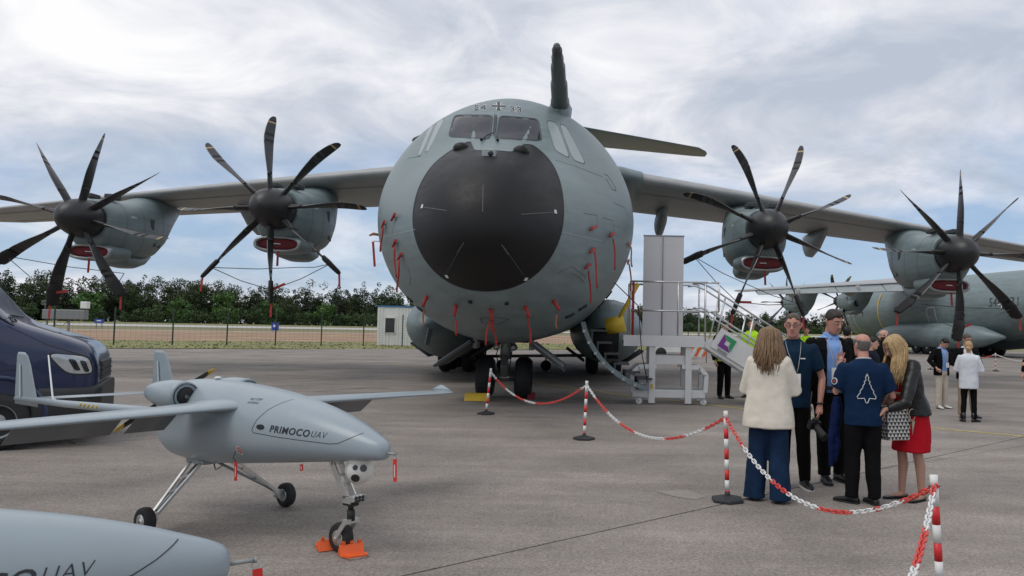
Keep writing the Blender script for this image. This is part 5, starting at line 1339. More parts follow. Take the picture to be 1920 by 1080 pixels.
for lab, u0, u1, v_, m, w in (('yellow wheel chock left of the aircraft nose wheels', 870, 917, 752, M_yel, .17), ('red wheel chock right of the aircraft nose wheels', 988, 1002, 749, M_red, .15)):
    a, b = G(u0, v_), G(u1, v_); mb = MB(); L_ = (b - a).length
    mb.prism([(-.11, .003), (.11, .003), (.075, w), (-.02, w)], 0, L_, 'x'); o = mb.build('wheel_chock', m, None, .012); o.location = a + Vector((0, .1, 0)); tag(o, lab, 'chock')
tb_ = thing('tow_bar', 'low yellow tow bar lying under the aircraft behind the nose gear', 'tow bar', (PY(1010, 640, 30).x, 30, 0))
mb = MB(); mb.tube([(-2.2, 0, .5), (2.4, .3, .62)], .06, 8); mb.build('bar', M_gearw, tb_)
for x in (-1.4, .3): mb = MB(); mb.lathe([(.01, -.06), (.2, -.06), (.2, .06), (.01, .06)], (x, 0, .2), 'y', 16); mb.build('wheel', M_tyre, tb_); mb = MB(); mb.bar((x, 0, .2), (x, 0, .55), .06, .06); mb.build('bracket', M_yel, tb_)

# ================================================================== barrier posts and chains
M_pred = mat('post_red', (0.60, 0.022, 0.025), .4, var=.06, vscale=9); M_pwh = mat('post_white', (0.70, 0.69, 0.67), .45, var=.06, vscale=9)
M_clr = mat('chain_red', (0.66, 0.06, 0.045), .4, var=.08, vscale=20); M_clw = mat('chain_white', (0.72, 0.72, 0.70), .4, var=.05, vscale=20)
M_base = mat('rubber_base', (0.022, 0.023, 0.025), .65, var=.2, vscale=14, bump=.3, bscale=50)
PH = .86
def post(base, lean, lab, rz=0.0, far=False):
    o = thing('barrier_post', lab, 'barrier post', base, group='red and white barrier posts')
    d = Vector((lean[0], lean[1], 1)).normalized(); z0 = .085
    segs = [(z0, .105, M_pred)] ; z = .105; red = False
    while z < PH - .13: segs.append((z, z + .098, M_pred if red else M_pwh)); z += .098; red = not red
    segs.append((z, PH, M_pwh))
    for a, b, m in segs: mb = MB(); mb.tube([d * (a + .0005), d * (b - .0005)], .0215, 18, smooth=True); mb.build('red_band' if m is M_pred else 'white_band', m, o)
    mb = MB(); mb.tube([d * .03, d * .09], .026, 16); mb.build('socket', M_base, o)
    mb = MB(); n = 6; rr = [[(r * math.cos(2 * PI * k / n + rz), r * math.sin(2 * PI * k / n + rz), z) for k in range(n)] for r, z in ((.165, .0), (.165, .028), (.15, .036), (.05, .06))]
    mb.loft(rr, 0, True, False); mb.build('foot', M_base, o, .006)
    mb = MB(); mb.tube([d * (PH - .06) + Vector((-.03, 0, 0)), d * (PH - .06) + Vector((.03, 0, 0))], .004, 6); mb.build('hook', M_base, o)
    return base + d * (PH - .06)
T1 = post(G(1768, 1192), (-.055, 0), 'nearest striped barrier post, cut off by the lower right frame edge', .2)
T2 = post(G(1364, 940), (-.03, 0), 'striped barrier post standing left of the woman in the cream jacket', .5)
T3 = post(G(1095, 824), (.03, 0), 'striped barrier post in the middle, before the mobile stair', 0)
T4 = post(G(911, 777), (.085, 0), 'striped barrier post in front of the aircraft nose wheels', .3)
T0 = post(Vector((.78, 2.15, 0)), (0, 0), 'striped barrier post just below the lower frame edge', .1)
T5 = post(G(1867, 696), (0, 0), 'tiny striped barrier post before the second aircraft', .1)
T6 = post(G(1985, 700), (0, 0), 'striped barrier post beyond the right frame edge', .1); T7 = post(G(1745, 693), (0, 0), 'striped barrier post hidden behind the man with raised hand', .1)
def link_mesh(m):
    mb = MB(); P = []; L_, Wd, r = .034, .014, .0052
    for k in range(16):
        a = 2 * PI * k / 16; c, s = math.cos(a), math.sin(a); P.append((math.copysign(L_ - Wd, c) + c * Wd if abs(c) > .01 else 0, s * Wd, 0))
    n = 6; rings = []
    for k in range(16):
        p = np.array(P[k]); t = unit(np.array(P[(k + 1) % 16]) - np.array(P[k - 1])); q = np.cross(t, (0, 0, 1)); rings.append([tuple(p + q * r * math.cos(2 * PI * j / n) + np.array((0, 0, 1)) * r * math.sin(2 * PI * j / n)) for j in range(n)])
    mb.loft(rings + [rings[0]], 0, False, True); return mesh_of(mb, 'chain_link', m)
LKR, LKW = link_mesh(M_clr), link_mesh(M_clw)
def chain(a, b, sag, lab, pattern, scale=1.0):
    root = thing('barrier_chain', lab, 'chain', a, group='red and white plastic chains')
    N = 400; pts = [a.lerp(b, i / N) - Vector((0, 0, 4 * sag * (i / N) * (1 - i / N))) for i in range(N + 1)]
    cum = [0]
    for i in range(N): cum.append(cum[-1] + (pts[i + 1] - pts[i]).length)
    pitch = .052 * scale; n = int(cum[-1] / pitch); k = 0; run = 0; pi_ = 0
    for j in range(n + 1):
        s = j * pitch
        while k < N - 1 and cum[k + 1] < s: k += 1
        f = (s - cum[k]) / max(1e-6, cum[k + 1] - cum[k]); p = pts[k].lerp(pts[k + 1], f); t = (pts[k + 1] - pts[k]).normalized()
        nn, red = pattern[pi_ % len(pattern)]
        o = bpy.data.objects.new('chain_link', LKR if red else LKW); COL.objects.link(o); o.parent = root
        sdv = t.cross(Vector((0, 0, 1))).normalized(); upv = sdv.cross(t)
        M = Matrix((t, sdv, upv)).transposed().to_4x4() @ Matrix.Rotation(PI / 4 + (PI / 2 if j % 2 else 0) + random.uniform(-.2, .2), 4, 'X')
        M.translation = p - a; o.matrix_basis = M @ Matrix.Scale(scale, 4)
        run += 1
        if run >= nn: run = 0; pi_ += 1
chain(T4, T3, .42, 'red and white plastic chain from the nose wheels to the middle post', [(6, 0), (9, 1), (8, 0), (7, 1), (8, 0), (30, 1)])
chain(T3, T2, .45, 'red and white chain sagging between the middle post and the next', [(9, 0), (10, 1), (9, 0), (10, 1), (9, 0)])
chain(T2, T1, .44, 'red and white chain sagging in front of the talking group', [(10, 1), (13, 0), (6, 1), (10, 0), (9, 1), (6, 0), (1, 1), (5, 0), (12, 1)])
chain(T1, T0, .10, 'short red and white chain dropping from the nearest post', [(3, 1), (11, 0), (8, 1)])
chain(T5, T6, .30, 'far red and white chain before the second aircraft, right part', [(20, 0), (20, 1)], 1.6); chain(T7, T5, .30, 'far red and white chain before the second aircraft, left part', [(15, 0), (20, 1)], 1.6)
# ================================================================== people
def cloth(name, col, rough=.85, bump=.10, bscale=90, var=.08): return mat('cloth_' + name, col, rough, var=var, vscale=9, bump=bump, bscale=bscale, spec=.12)
SKIN = {'light': mat('skin_light', (0.52, 0.30, 0.22), .5, var=.06, vscale=25, spec=.4), 'ruddy': mat('skin_ruddy', (0.50, 0.25, 0.19), .5, var=.08, vscale=25, spec=.4), 'leg': mat('skin_leg', (0.40, 0.23, 0.165), .5, var=.06, vscale=20, spec=.4)}
M_eye = mat('eye_white', (.65, .62, .6), .3); M_iris = mat('iris_dark', (.03, .025, .02), .2); M_lips = mat('lips', (.32, .12, .11), .5)
M_shoe = mat('shoe_black', (.012, .012, .013), .38); M_sole = mat('shoe_sole', (.02, .02, .021), .8); M_shoew = mat('shoe_white', (.62, .61, .58), .6); M_shoebr = mat('shoe_brown', (.22, .08, .04), .45)
M_badge = mat('badge_card', (.78, .78, .77), .5); M_lan = mat('lanyard_pale', (.50, .47, .42), .7); M_blk = mat('matt_black', (.010, .010, .011), .6)
def hair_mat(name, col):
    m = mat('hair_' + name, col, .5, var=.0, spec=.35); nt = m.node_tree; b = nt.nodes['Principled BSDF']
    tc = nt.nodes.new('ShaderNodeTexCoord'); mp = nt.nodes.new('ShaderNodeMapping'); mp.inputs['Scale'].default_value = (60, 60, 5); nt.links.new(tc.outputs['Object'], mp.inputs[0])
    n = nt.nodes.new('ShaderNodeTexNoise'); n.inputs['Scale'].default_value = 1.6; n.inputs['Detail'].default_value = 3; nt.links.new(mp.outputs[0], n.inputs['Vector'])
    r = nt.nodes.new('ShaderNodeMapRange'); r.inputs[1].default_value = .3; r.inputs[2].default_value = .7; r.inputs[3].default_value = .55; r.inputs[4].default_value = 1.35; nt.links.new(n.outputs[0], r.inputs[0])
    s_ = nt.nodes.new('ShaderNodeVectorMath'); s_.operation = 'SCALE'; s_.inputs[0].default_value = col; nt.links.new(r.outputs[0], s_.inputs[3]); nt.links.new(s_.outputs[0], b.inputs['Base Color'])
    bp = nt.nodes.new('ShaderNodeBump'); bp.inputs['Strength'].default_value = .6; bp.inputs['Distance'].default_value = .01; nt.links.new(n.outputs[0], bp.inputs['Height']); nt.links.new(bp.outputs[0], b.inputs['Normal'])
    return m
H_br = hair_mat('brown', (.030, .020, .014)); H_blk = hair_mat('black', (.010, .009, .008)); H_grey = hair_mat('grey', (.13, .12, .11)); H_lb = hair_mat('light_brown', (.22, .138, .076)); H_bl = hair_mat('blonde', (.44, .30, .145)); H_mid = hair_mat('greybrown', (.085, .065, .05))
TEX = bpy.data.textures.new('folds', 'CLOUDS'); TEX.noise_scale = .16; TEX.noise_depth = 2
HEAD = [(-.120, .020, .020, -.058), (-.113, .036, .034, -.054), (-.098, .050, .054, -.040), (-.07, .0585, .077, -.020), (-.035, .066, .092, -.006), (0, .0715, .0985, .0), (.035, .0735, .100, .003), (.07, .068, .092, .005), (.095, .053, .072, .006), (.110, .033, .045, .006), (.1185, .008, .010, .006)]
f_hx = interp([h[0] for h in HEAD], [h[1] for h in HEAD]); f_hy = interp([h[0] for h in HEAD], [h[2] for h in HEAD]); f_hc = interp([h[0] for h in HEAD], [h[3] for h in HEAD])
def sring(cx, cy, z, rx, ry, ex=2.3, n=28):
    return [Vector((cx + rx * math.copysign(abs(math.sin(a)) ** (2 / ex), math.sin(a)), cy - ry * math.copysign(abs(math.cos(a)) ** (2 / ex), math.cos(a)), z)) for a in [2 * PI * k / n for k in range(n)]]
class Person:
    def __init__(s, label, u, v, vtop, yaw, skin='light', group=None, vox=.0085, H=None, female=False):
        s.base = G(u, v); s.H = H or PY(u, vtop, s.base.y).z; s.k = s.H / 1.75; s.yaw = R(yaw); s.sk = SKIN[skin]; s.vox = vox * s.k; s.label = label; s.group = group
        s.skin = MB(); s.M = Matrix.Translation(s.base) @ Matrix.Rotation(s.yaw, 4, 'Z') @ Matrix.Scale(s.k, 4)
        s.lean = 0.0; s.fem = female; s.kids = []; s.hp = 0; s.hy = 0; s.hr = 0
        s.sw = .165 if female else .19
    def up(s, p):
        p = Vector(p); t = min(1, max(0, (p.z - .84) / .2)); t = t * t * (3 - 2 * t)
        if s.lean == 0 or t == 0: return p
        q = p - Vector((0, 0, .92)); q = Matrix.Rotation(s.lean * t, 3, 'X') @ q; return q + Vector((0, 0, .92))
    def rings(s, mb, R_, ex=2.3, n=28, lean=True, cap=True):
        mb.loft([[tuple(s.up(p)) if lean else tuple(p) for p in sring(cx, cy, z, rx, ry, ex, n)] for z, rx, ry, cx, cy in R_], 0, cap, True)
    def head_m(s):
        nb = s.up((0, .0, 1.50)); return Matrix.Translation(nb) @ Matrix.Rotation(s.hy, 4, 'Z') @ Matrix.Rotation(s.lean * .6 + s.hp, 4, 'X') @ Matrix.Rotation(s.hr, 4, 'Y') @ Matrix.Translation((0, -.012, .1315))
    def hd(s, p): return s.HM @ Vector(p)
    def head(s, hp=0, hy=0, hr=0, face=True, glasses=False, beard=None, headsize=1.0):
        s.hp, s.hy, s.hr = R(hp), R(hy), R(hr); s.HM = s.head_m() @ Matrix.Scale(headsize, 4); mb = s.skin
        zs = [h[0] for h in HEAD[:3]] + list(np.linspace(-.085, .09, 12)) + [.1, .110, .1165, .1185]
        mb.loft([[tuple(s.hd(p)) for p in sring(0, f_hc(z), z, f_hx(z), f_hy(z), 2.2, 24)] for z in zs], 0, True, True)
        for sg in (-1, 1):
            mb.tube([s.hd((sg * .066, .008, -.03)), s.hd((sg * .078, .016, -.004)), s.hd((sg * .080, .022, .022))], [(.010, .012), (.014, .017), (.010, .014)], 8)
        mb.tube([s.hd((0, -.092, .022)), s.hd((0, -.108, -.006)), s.hd((0, -.118, -.026)), s.hd((0, -.100, -.036))], [.008, .011, .0155, .012], 8)
        for sg in (-1, 1): mb.tube([s.hd((sg * .045, -.082, .028)), s.hd((sg * .012, -.095, .03))], .011, 8)        # brow ridge
        mb.tube([s.hd((0, -.088, -.103)), s.hd((0, -.078, -.10))], .018, 8)
        mb.tube([s.up((0, .02, 1.40)), s.up((0, .012, 1.49)), s.hd((0, .012, -.06)), s.hd((0, .0, 0))], [.072, .058 if not s.fem else .05, .056 if not s.fem else .048, .05], 14)
        if face:
            for sg in (-1, 1):
                m_ = MB(); c = s.hd((sg * .031, -.0895, .012)); m_.sphere(c, (.0115, .009, .0065), 6); s.kids.append((m_, 'eye', M_eye)); m_ = MB(); m_.sphere(s.hd((sg * .031, -.0965, .011)), (.006, .004, .006), 6); s.kids.append((m_, 'iris', M_iris))
            m_ = MB(); m_.tube([s.hd((-.024, -.090, -.066)), s.hd((0, -.0985, -.063)), s.hd((.024, -.090, -.066))], [(.004, .004), (.006, .007), (.004, .004)], 8); s.kids.append((m_, 'lips', M_lips))
            for sg in (-1, 1):
                m_ = MB(); m_.tube([s.hd((sg * .050, -.084, .034)), s.hd((sg * .032, -.1005, .040)), s.hd((sg * .014, -.1035, .036))], .0042, 6); s.kids.append((m_, 'eyebrow', beard or s.brow))
        if glasses:
            m_ = MB()
            for sg in (-1, 1):
                P = [s.hd((sg * .033 + .024 * math.cos(a), -.112 + .008 * abs(math.cos(a)), .008 + .017 * math.sin(a))) for a in [2 * PI * k / 16 for k in range(17)]]; m_.tube(P, .0022, 5, cap=False)
                m_.tube([s.hd((sg * .057, -.104, .012)), s.hd((sg * .078, -.02, .014)), s.hd((sg * .080, .015, .008))], .0022, 5)
            m_.tube([s.hd((-.010, -.114, .012)), s.hd((.010, -.114, .012))], .0022, 5); s.kids.append((m_, 'glasses', M_blk))
        if beard:
            m_ = MB(); rings = []
            for z in np.linspace(-.132, -.025, 8):
                zz = max(z, -.118); g = 1.10 if z > -.1 else 1.3; ring = []
                for k in range(24):
                    a = 2 * PI * k / 24; fr = math.cos(a) > -.15; q = sring(0, f_hc(zz), z, f_hx(zz) * g, f_hy(zz) * g, 2.2, 24)[k]
                    if not fr: q = Vector((q.x * .8, q.y * .5, q.z))
                    if z > -.08 and abs(q.x) < .035: q = Vector((q.x, q.y * .86, q.z))
                    ring.append(tuple(s.hd(q)))
                rings.append(ring)
            m_.loft(rings); s.kids.append((m_, 'beard', beard))
        return s
    brow = H_br
    def hair(s, m, front=.062, side=.0, back=-.075, top=9, g=1.075, name='hair', tuft=.004):
        m_ = MB(); rings = []; zs = list(np.linspace(-.08, .10, 15)) + [.108, .1145, .118]; rg = random.Random(5)
        for z in zs:
            ring = []
            for k in range(36):
                a = 2 * PI * k / 36; c = math.cos(a)   # c=1 front
                hl = (side + (front - side) * max(0, c) ** .8) if c > 0 else (side + (back - side) * (-c) ** .7)
                hl += .006 * math.sin(a * 7); zz = z; gg = g + rg.uniform(-tuft, tuft) * 4
                inside = False
                if z < hl: zz = min(hl, .11); inside = True
                if z > top - .02 * max(0, -c): zz = top - .02 * max(0, -c); inside = True
                if inside: gg = .93
                zc_ = min(max(zz, -.118), .1184); p = sring(0, f_hc(zc_), zz + (.010 if (gg > 1 and zz > .08) else 0), f_hx(zc_) * gg, f_hy(zc_) * gg, 2.2, 36)[k]
                ring.append(tuple(s.hd(p)))
            rings.append(ring)
        m_.loft(rings); s.kids.append((m_, name, m)); s.brow = m; return s
    def long_hair(s, m, L=.36, n=300, spread=125, wave=.012, fall=None, seed=1, vol=1.0):
        s.hair(m, .075, -.04, -.10, g=1.10); rg = random.Random(seed); m_ = MB(); up = Vector((0, 0, 1))
        for i in range(n):
            ph = R(rg.uniform(-spread, spread)); d = Vector((math.sin(ph), math.cos(ph), 0)); L1 = L * rg.uniform(.78, 1.06); ra = rg.uniform(.95, 1.12) * vol
            pts = [s.hd(Vector((d.x * .02, .0 + d.y * .03, .124))), s.hd(Vector((d.x * .068 * ra, .005 + d.y * .086 * ra, .085))), s.hd(Vector((d.x * .084 * ra, .005 + d.y * .108 * ra, .02)))]
            q = s.hd(Vector((d.x * .090 * ra, .006 + d.y * .114 * ra, -.04))); hz = (s.HM.to_3x3() @ d).normalized(); hz.z = 0
            drift = fall or Vector((0, 0, 0)); w0 = rg.uniform(0, 6)
            for j in range(9):
                f = j / 8; pts.append(q - up * (L1 * f) + hz * (.028 * vol * math.sin(f * 2.6)) + drift * f + Vector((math.sin(w0 + f * 9), math.cos(w0 * 1.3 + f * 8), 0)) * wave * f)
            r = rg.uniform(.0045, .009); m_.tube(pts, [r * .5, r, r * 1.1] + [r * (1.1 - .85 * (j / 8) ** 1.6) for j in range(9)], 5)
        s.kids.append((m_, 'long_hair', m)); return s
    def hand(s, w, d, nrm, curl=.5, side=1, spread=.22):
        """wrist, pointing direction, back-of-hand normal"""
        w, d, n = Vector(w), Vector(d).normalized(), Vector(nrm); n = (n - d * n.dot(d)).normalized(); x = d.cross(n) * side; mb = s.skin
        mb.tube([w - d * .02, w + d * .03, w + d * .075, w + d * .095], [(.022, .022), (.036, .017), (.040, .016), (.036, .012)] if abs(x.z) < 2 else .03, 10)
        for i, (o, L) in enumerate(((-.030, .068), (-.010, .078), (.011, .074), (.031, .058))):
            b = w + d * .088 + x * o; a = spread * (o / .03); dd = (d + x * a * .8).normalized(); p = [b - d * .02, b]
            for j in range(3):
                ang = curl * (j + .7) * .55; q = (dd * math.cos(ang) - n * math.sin(ang)); p.append(p[-1] + q * L * (.42, .33, .25)[j])
            mb.tube(p, [.0095, .0095, .009, .0085, .007], 7)
        t = w + d * .03 - x * .03; q = (d * .7 - x * .75 - n * .25).normalized(); mb.tube([w + d * .02 - x * .015, t, t + q * .035, t + (q * .5 + d * .5).normalized() * .065], [.013, .013, .011, .008], 7)
    def arm(s, sg, el, wr, hd=None, nrm=None, skin_from='wrist', curl=.5, sh=None):
        sh = s.up(Vector(sh) if sh else Vector((sg * s.sw, .01, 1.405))); el, wr = Vector(el), Vector(wr)
        a = s.skin; f = 0.85 if s.fem else 1.0
        a.tube([sh, sh.lerp(el, .5), el, el.lerp(wr, .35), wr], [.045 * f, .043 * f, .036 * f, .037 * f, .024 * f], 10)
        d = Vector(hd) if hd else (wr - el); n = Vector(nrm) if nrm else Vector((sg, 0, .3)); s.hand(wr, d, n, curl, sg)
        return sh, el, wr
    def garment(s, name, pieces, m, vox=None, fold=.010, solid=None):
        mb = MB(); pieces(mb); s.kids.append((mb, name, m, vox or s.vox * 1.25, fold)); return s
    def sleeve(s, mb, sg, el, wr, r0=.075, r1=.058, r2=.045, upto=1.0, sh=None):
        sh = s.up(Vector(sh) if sh else Vector((sg * (s.sw - .02), .01, 1.40))); el, wr = Vector(el), Vector(wr)
        if upto <= 1: e = sh.lerp(el, upto); mb.tube([sh - (el - sh) * .12, sh, sh.lerp(e, .5), e], [r0 * .75, r0, (r0 + r1) / 2 + .004, r1], 16)
        else: e = el.lerp(wr, upto - 1); mb.tube([sh - (el - sh) * .12, sh, sh.lerp(el, .5), el, el.lerp(e, .5), e], [r0 * .75, r0, (r0 + r1) / 2, r1, (r1 + r2) / 2, r2], 16)
    def legs(s, feet, m, r=(.088, .072, .058, .056), hem=.06, knee_y=-.02, hipr=(.165, .115), name='trousers', wide=0, top=1.02, fold=.009, vox=None):
        """feet: ((x,y,yawdeg) left(+x), right(-x))"""
        s.feet = feet
        def pc(mb):
            s.rings(mb, [(.80, hipr[0] * .9, hipr[1] * .95, 0, .01), (.88, hipr[0] * 1.02, hipr[1] * 1.04, 0, .012), (.96, hipr[0], hipr[1], 0, .01), (top, hipr[0] * .9, hipr[1] * .92, 0, 0)])
            for sg, (fx, fy, fa) in zip((1, -1), feet):
                h = Vector((sg * hipr[0] * .5, .005, .87)); an = Vector((fx, fy + .03, hem)); kn = h.lerp(an, .48) + Vector((0, knee_y, 0))
                mb.tube([h + Vector((0, 0, .06)), h - Vector((0, 0, .08)), h.lerp(kn, .6), kn, kn.lerp(an, .5), an + Vector((0, 0, .05)), an], [r[0] * .9, r[0] * 1.05, (r[0] + r[1]) / 2, r[1], (r[1] + r[2]) / 2 + .004, r[2], r[3]], 18)
        return s.garment(name, pc, m, vox, fold)
    def bare_legs(s, feet, m=None):
        s.feet = feet
        for sg, (fx, fy, fa) in zip((1, -1), feet):
            h = Vector((sg * .08, 0, .88)); an = Vector((fx, fy + .025, .075)); kn = h.lerp(an, .5) + Vector((0, -.02, 0))
            s.skin.tube([h, h.lerp(kn, .5), kn + Vector((0, 0, .05)), kn, kn.lerp(an, .3) + Vector((0, .018, 0)), kn.lerp(an, .6) + Vector((0, .01, 0)), an, an + Vector((0, 0, -.04))], [.075, .066, .052, .05, .053, .043, .034, .036], 14)
            c, sn = math.cos(R(fa)), math.sin(R(fa)); d = Vector((sn, -c, 0)); s.skin.tube([an + Vector((0, 0, -.03)) - d * .03, an + d * .08 + Vector((0, 0, -.045)), an + d * .15 + Vector((0, 0, -.058))], [.03, .032, .02], 10)
    def shoes(s, m, flat=False, boot=False, sole=None):
        for (fx, fy, fa) in s.feet:
            T = Matrix.Translation((fx, fy, 0)) @ Matrix.Rotation(R(fa), 4, 'Z'); m_ = MB(); rings = []
            prof = [(.085, .022, .05 if not flat else .045), (.075, .033, .075 if not flat else .05), (.03, .037, .092 if not flat else .035), (-.02, .038, .085 if not flat else .03), (-.08, .044, .062 if not flat else .034), (-.13, .045, .05 if not flat else .033), (-.17, .036, .042 if not flat else .026), (-.195, .018, .032 if not flat else .018)]
            for y, w, h in prof: rings.append([tuple(T @ Vector((w * math.cos(a), y, .012 + (h - .012) * (.5 + .5 * math.sin(a)) if math.sin(a) > -.5 else .012))) for a in [2 * PI * k / 16 for k in range(16)]])
            m_.loft(rings); s.kids.append((m_, 'shoe', m))
            m_ = MB(); P = [(w * 1.06 * sg, y) for sg in (1,) for y, w, h in prof] + [(-w * 1.06, y) for y, w, h in prof[::-1]]
            n = len(P); m_.add([tuple(T @ Vector((x, y, z))) for z in (.0, .018 if not flat else .006) for x, y in P], [tuple(range(n))[::-1], tuple(range(n, 2 * n))] + [(i, (i + 1) % n, (i + 1) % n + n, i + n) for i in range(n)]); s.kids.append((m_, 'shoe_sole', sole or M_sole))
            if boot: m_ = MB(); m_.tube([T @ Vector((0, .03, .04)), T @ Vector((0, .035, .12)), T @ Vector((0, .03, .2))], [.045, .046, .05], 14); s.kids.append((m_, 'boot_shaft', m))
        return s
    def lanyard(s, z=1.08, y=-.16, x=0, m=M_lan, w=.018, card=True):
        m_ = MB(); V = []
        for sg in (-1, 1):
            P = [s.up((sg * .062, .03, 1.50)), s.up((sg * .075, -.055, 1.455)), s.up((sg * .06 + x * .3, -.125 + (y + .13) * .4, 1.36)), s.up((x + sg * .02, y + .005, z + .12)), s.up((x, y, z + .055))]
            m_.tube(P, [(.0025, w / 2)] * 5, 6)
        s.kids.append((m_, 'lanyard', m))
        if card:
            m_ = MB(); p = s.up((x, y - .006, z)); m_.box(p, (.088, .004, .118)); s.kids.append((m_, 'badge', M_badge)); m_ = MB(); m_.box(p + Vector((0, -.003, .0)), (.022, .002, .022)); s.kids.append((m_, 'badge_print', M_markgrey)); m_ = MB(); m_.box(p + Vector((-.012, -.003, -.042)), (.045, .002, .008)); s.kids.append((m_, 'badge_name', M_markgrey))
    def build(s):
        o = s.skin.build('person', s.sk, None, fixn=True); o.matrix_world = s.M; tag(o, s.label, 'person', s.group)
        md = o.modifiers.new('join', 'REMESH'); md.mode = 'VOXEL'; md.voxel_size = s.vox * .8 / s.k; md.use_smooth_shade = True
        md = o.modifiers.new('soft', 'SMOOTH'); md.factor = .5; md.iterations = 3
        for kd in s.kids:
            c = kd[0].build(kd[1], kd[2], o)
            if len(kd) > 3:
                md = c.modifiers.new('join', 'REMESH'); md.mode = 'VOXEL'; md.voxel_size = kd[3] / s.k; md.use_smooth_shade = True
                md = c.modifiers.new('soft', 'SMOOTH'); md.factor = .5; md.iterations = 5
                if kd[4] > 0: md = c.modifiers.new('folds', 'DISPLACE'); md.texture = TEX; md.strength = kd[4] * 2; md.mid_level = .5; md.texture_coords = 'LOCAL'
        return o
TORSO_M = [(.90, .160, .112, 0, .01), (1.0, .158, .112, 0, 0), (1.12, .166, .118, 0, -.005), (1.25, .180, .122, 0, -.004), (1.36, .186, .115, 0, .004), (1.42, .165, .095, 0, .012), (1.465, .10, .075, 0, .012), (1.49, .068, .064, 0, .012)]
def scaled(T, gx=1.0, gy=1.0, z0=None, add=0.0):
    R_ = [(z, rx * gx + add, ry * gy + add, cx, cy) for z, rx, ry, cx, cy in T]
    if z0 is not None: R_ = [(z0, R_[0][1], R_[0][2], 0, .01)] + [r for r in R_ if r[0] > z0 + .02]
    return R_
def open_jacket(p, mb, R_, gap, th=.028):
    rings = []
    for z, rx, ry, cx, cy in R_:
        a0 = gap(z); out = []; inn = []; n = 30
        for k in range(n + 1):
            a = a0 + (2 * PI - 2 * a0) * k / n; e = 2 / 2.3; sx, cs = math.sin(a), math.cos(a)
            def pt(qx, qy): return p.up((cx + qx * math.copysign(abs(sx) ** e, sx), cy - qy * math.copysign(abs(cs) ** e, cs), z))
            out.append(tuple(pt(rx, ry))); inn.append(tuple(pt(rx - th, ry - th)))
        rings.append(out + inn[::-1])
    mb.loft(rings, 0, True, True)

GRP = 'people talking by the chain barrier'; GRP2 = 'people by the second aircraft'
C_cream = cloth('cream', (.66, .61, .52), bump=0, var=.03); C_jean = cloth('denim', (.010, .026, .062), bump=.3, bscale=120, var=.25); C_navy = cloth('navy_tee', (.006, .021, .058)); C_polo = cloth('teal_navy_polo', (.007, .024, .050))
C_black = cloth('black_wool', (.004, .004, .0045)); C_trous = cloth('black_trousers', (.004, .004, .0047)); C_shirt = cloth('blue_shirt', (.22, .37, .70)); C_red = cloth('red_dress', (.42, .008, .018), var=.06)
C_leath = mat('black_leather', (.007, .007, .008), .42, var=.2, vscale=12, bump=.25, bscale=40, spec=.4); C_white = cloth('white_jacket', (.62, .64, .68)); C_khaki = cloth('khaki', (.30, .235, .165)); C_offw = cloth('offwhite_trousers', (.52, .46, .38)); C_hiv = cloth('hi_vis', (.42, .72, .03)); C_navy2 = cloth('dark_navy', (.010, .013, .022))
# --- woman in the cream jacket
p = Person('woman with wavy light brown hair in a cream jacket and wide jeans, back turned', 1440, 938, 613, 162, group=GRP, female=True)
p.head(hp=6, hy=-12, face=False); p.long_hair(H_lb, .33, 340, 130, .016, seed=3, vol=1.25)
eR, wR = (-.255, -.05, 1.10), (-.15, -.27, 1.10); eL, wL = (.24, -.06, 1.10), (.10, -.27, 1.12)
p.arm(-1, eR, wR, (.5, -.8, .1)); p.arm(1, eL, wL, (-.5, -.7, .2))
p.legs(((.135, .0, 10), (-.125, .05, -8)), C_jean, r=(.105, .098, .105, .112), hem=.03, hipr=(.17, .12), name='jeans', fold=.012); p.shoes(M_shoe)
def pc(mb):
    p.rings(mb, [(.735, .262, .175, 0, .02), (.80, .258, .172, 0, .02), (.95, .238, .158, 0, .012), (1.1, .212, .145, 0, .004), (1.25, .203, .138, 0, 0), (1.36, .200, .128, 0, .006), (1.43, .165, .10, 0, .012), (1.475, .085, .075, 0, .012)], 2.5)
    p.sleeve(mb, -1, eR, wR, .082, .072, .062, 1.9); p.sleeve(mb, 1, eL, wL, .082, .072, .062, 1.9)
p.garment('jacket', pc, C_cream, None, .010); p.build()
# --- man in the polo shirt with glasses
p = Person('man with glasses in a navy polo shirt wearing a white badge', 1486, 914, 588, -14, 'ruddy', GRP)
p.hair(H_mid, .086, .02, -.06, g=1.05) if False else None
p.brow = H_mid; p.head(hp=6, hy=-6, glasses=True); p.hair(H_mid, .080, .012, -.06, g=1.05)
eL, wL = (.285, .03, 1.10), (.26, -.05, .84); eR, wR = (-.27, .02, 1.10), (-.20, -.12, .86)
p.arm(1, eL, wL); p.arm(-1, eR, wR)
p.legs(((.12, .02, 20), (-.10, -.02, -15)), C_trous, fold=.007); p.shoes(M_shoe, sole=M_shoew)
def pc(mb):
    p.rings(mb, scaled(TORSO_M, 1.08, 1.1, .80)); p.sleeve(mb, 1, eL, wL, .078, .066, .05, .72); p.sleeve(mb, -1, eR, wR, .078, .066, .05, .72)
    mb.tube([p.up((-.062, .02, 1.49)), p.up((-.05, -.05, 1.485)), p.up((-.012, -.085, 1.44))], .014, 8); mb.tube([p.up((.062, .02, 1.49)), p.up((.05, -.05, 1.485)), p.up((.012, -.085, 1.44))], .014, 8)
p.garment('polo_shirt', pc, C_polo, None, .010); p.lanyard(1.09, -.155, .03)
m_ = MB(); m_.box((.09, -.135, 1.30), (.055, .006, .012)); p.kids.append((m_, 'chest_logo', M_mark_wh))
m_ = MB(); m_.tube([Vector(wL) + Vector((.03 * math.cos(a), .03 * math.sin(a), .02)) for a in [2 * PI * k / 14 for k in range(15)]], .009, 6, cap=False); p.kids.append((m_, 'wristwatch', M_blk)); pB = p; p.build()
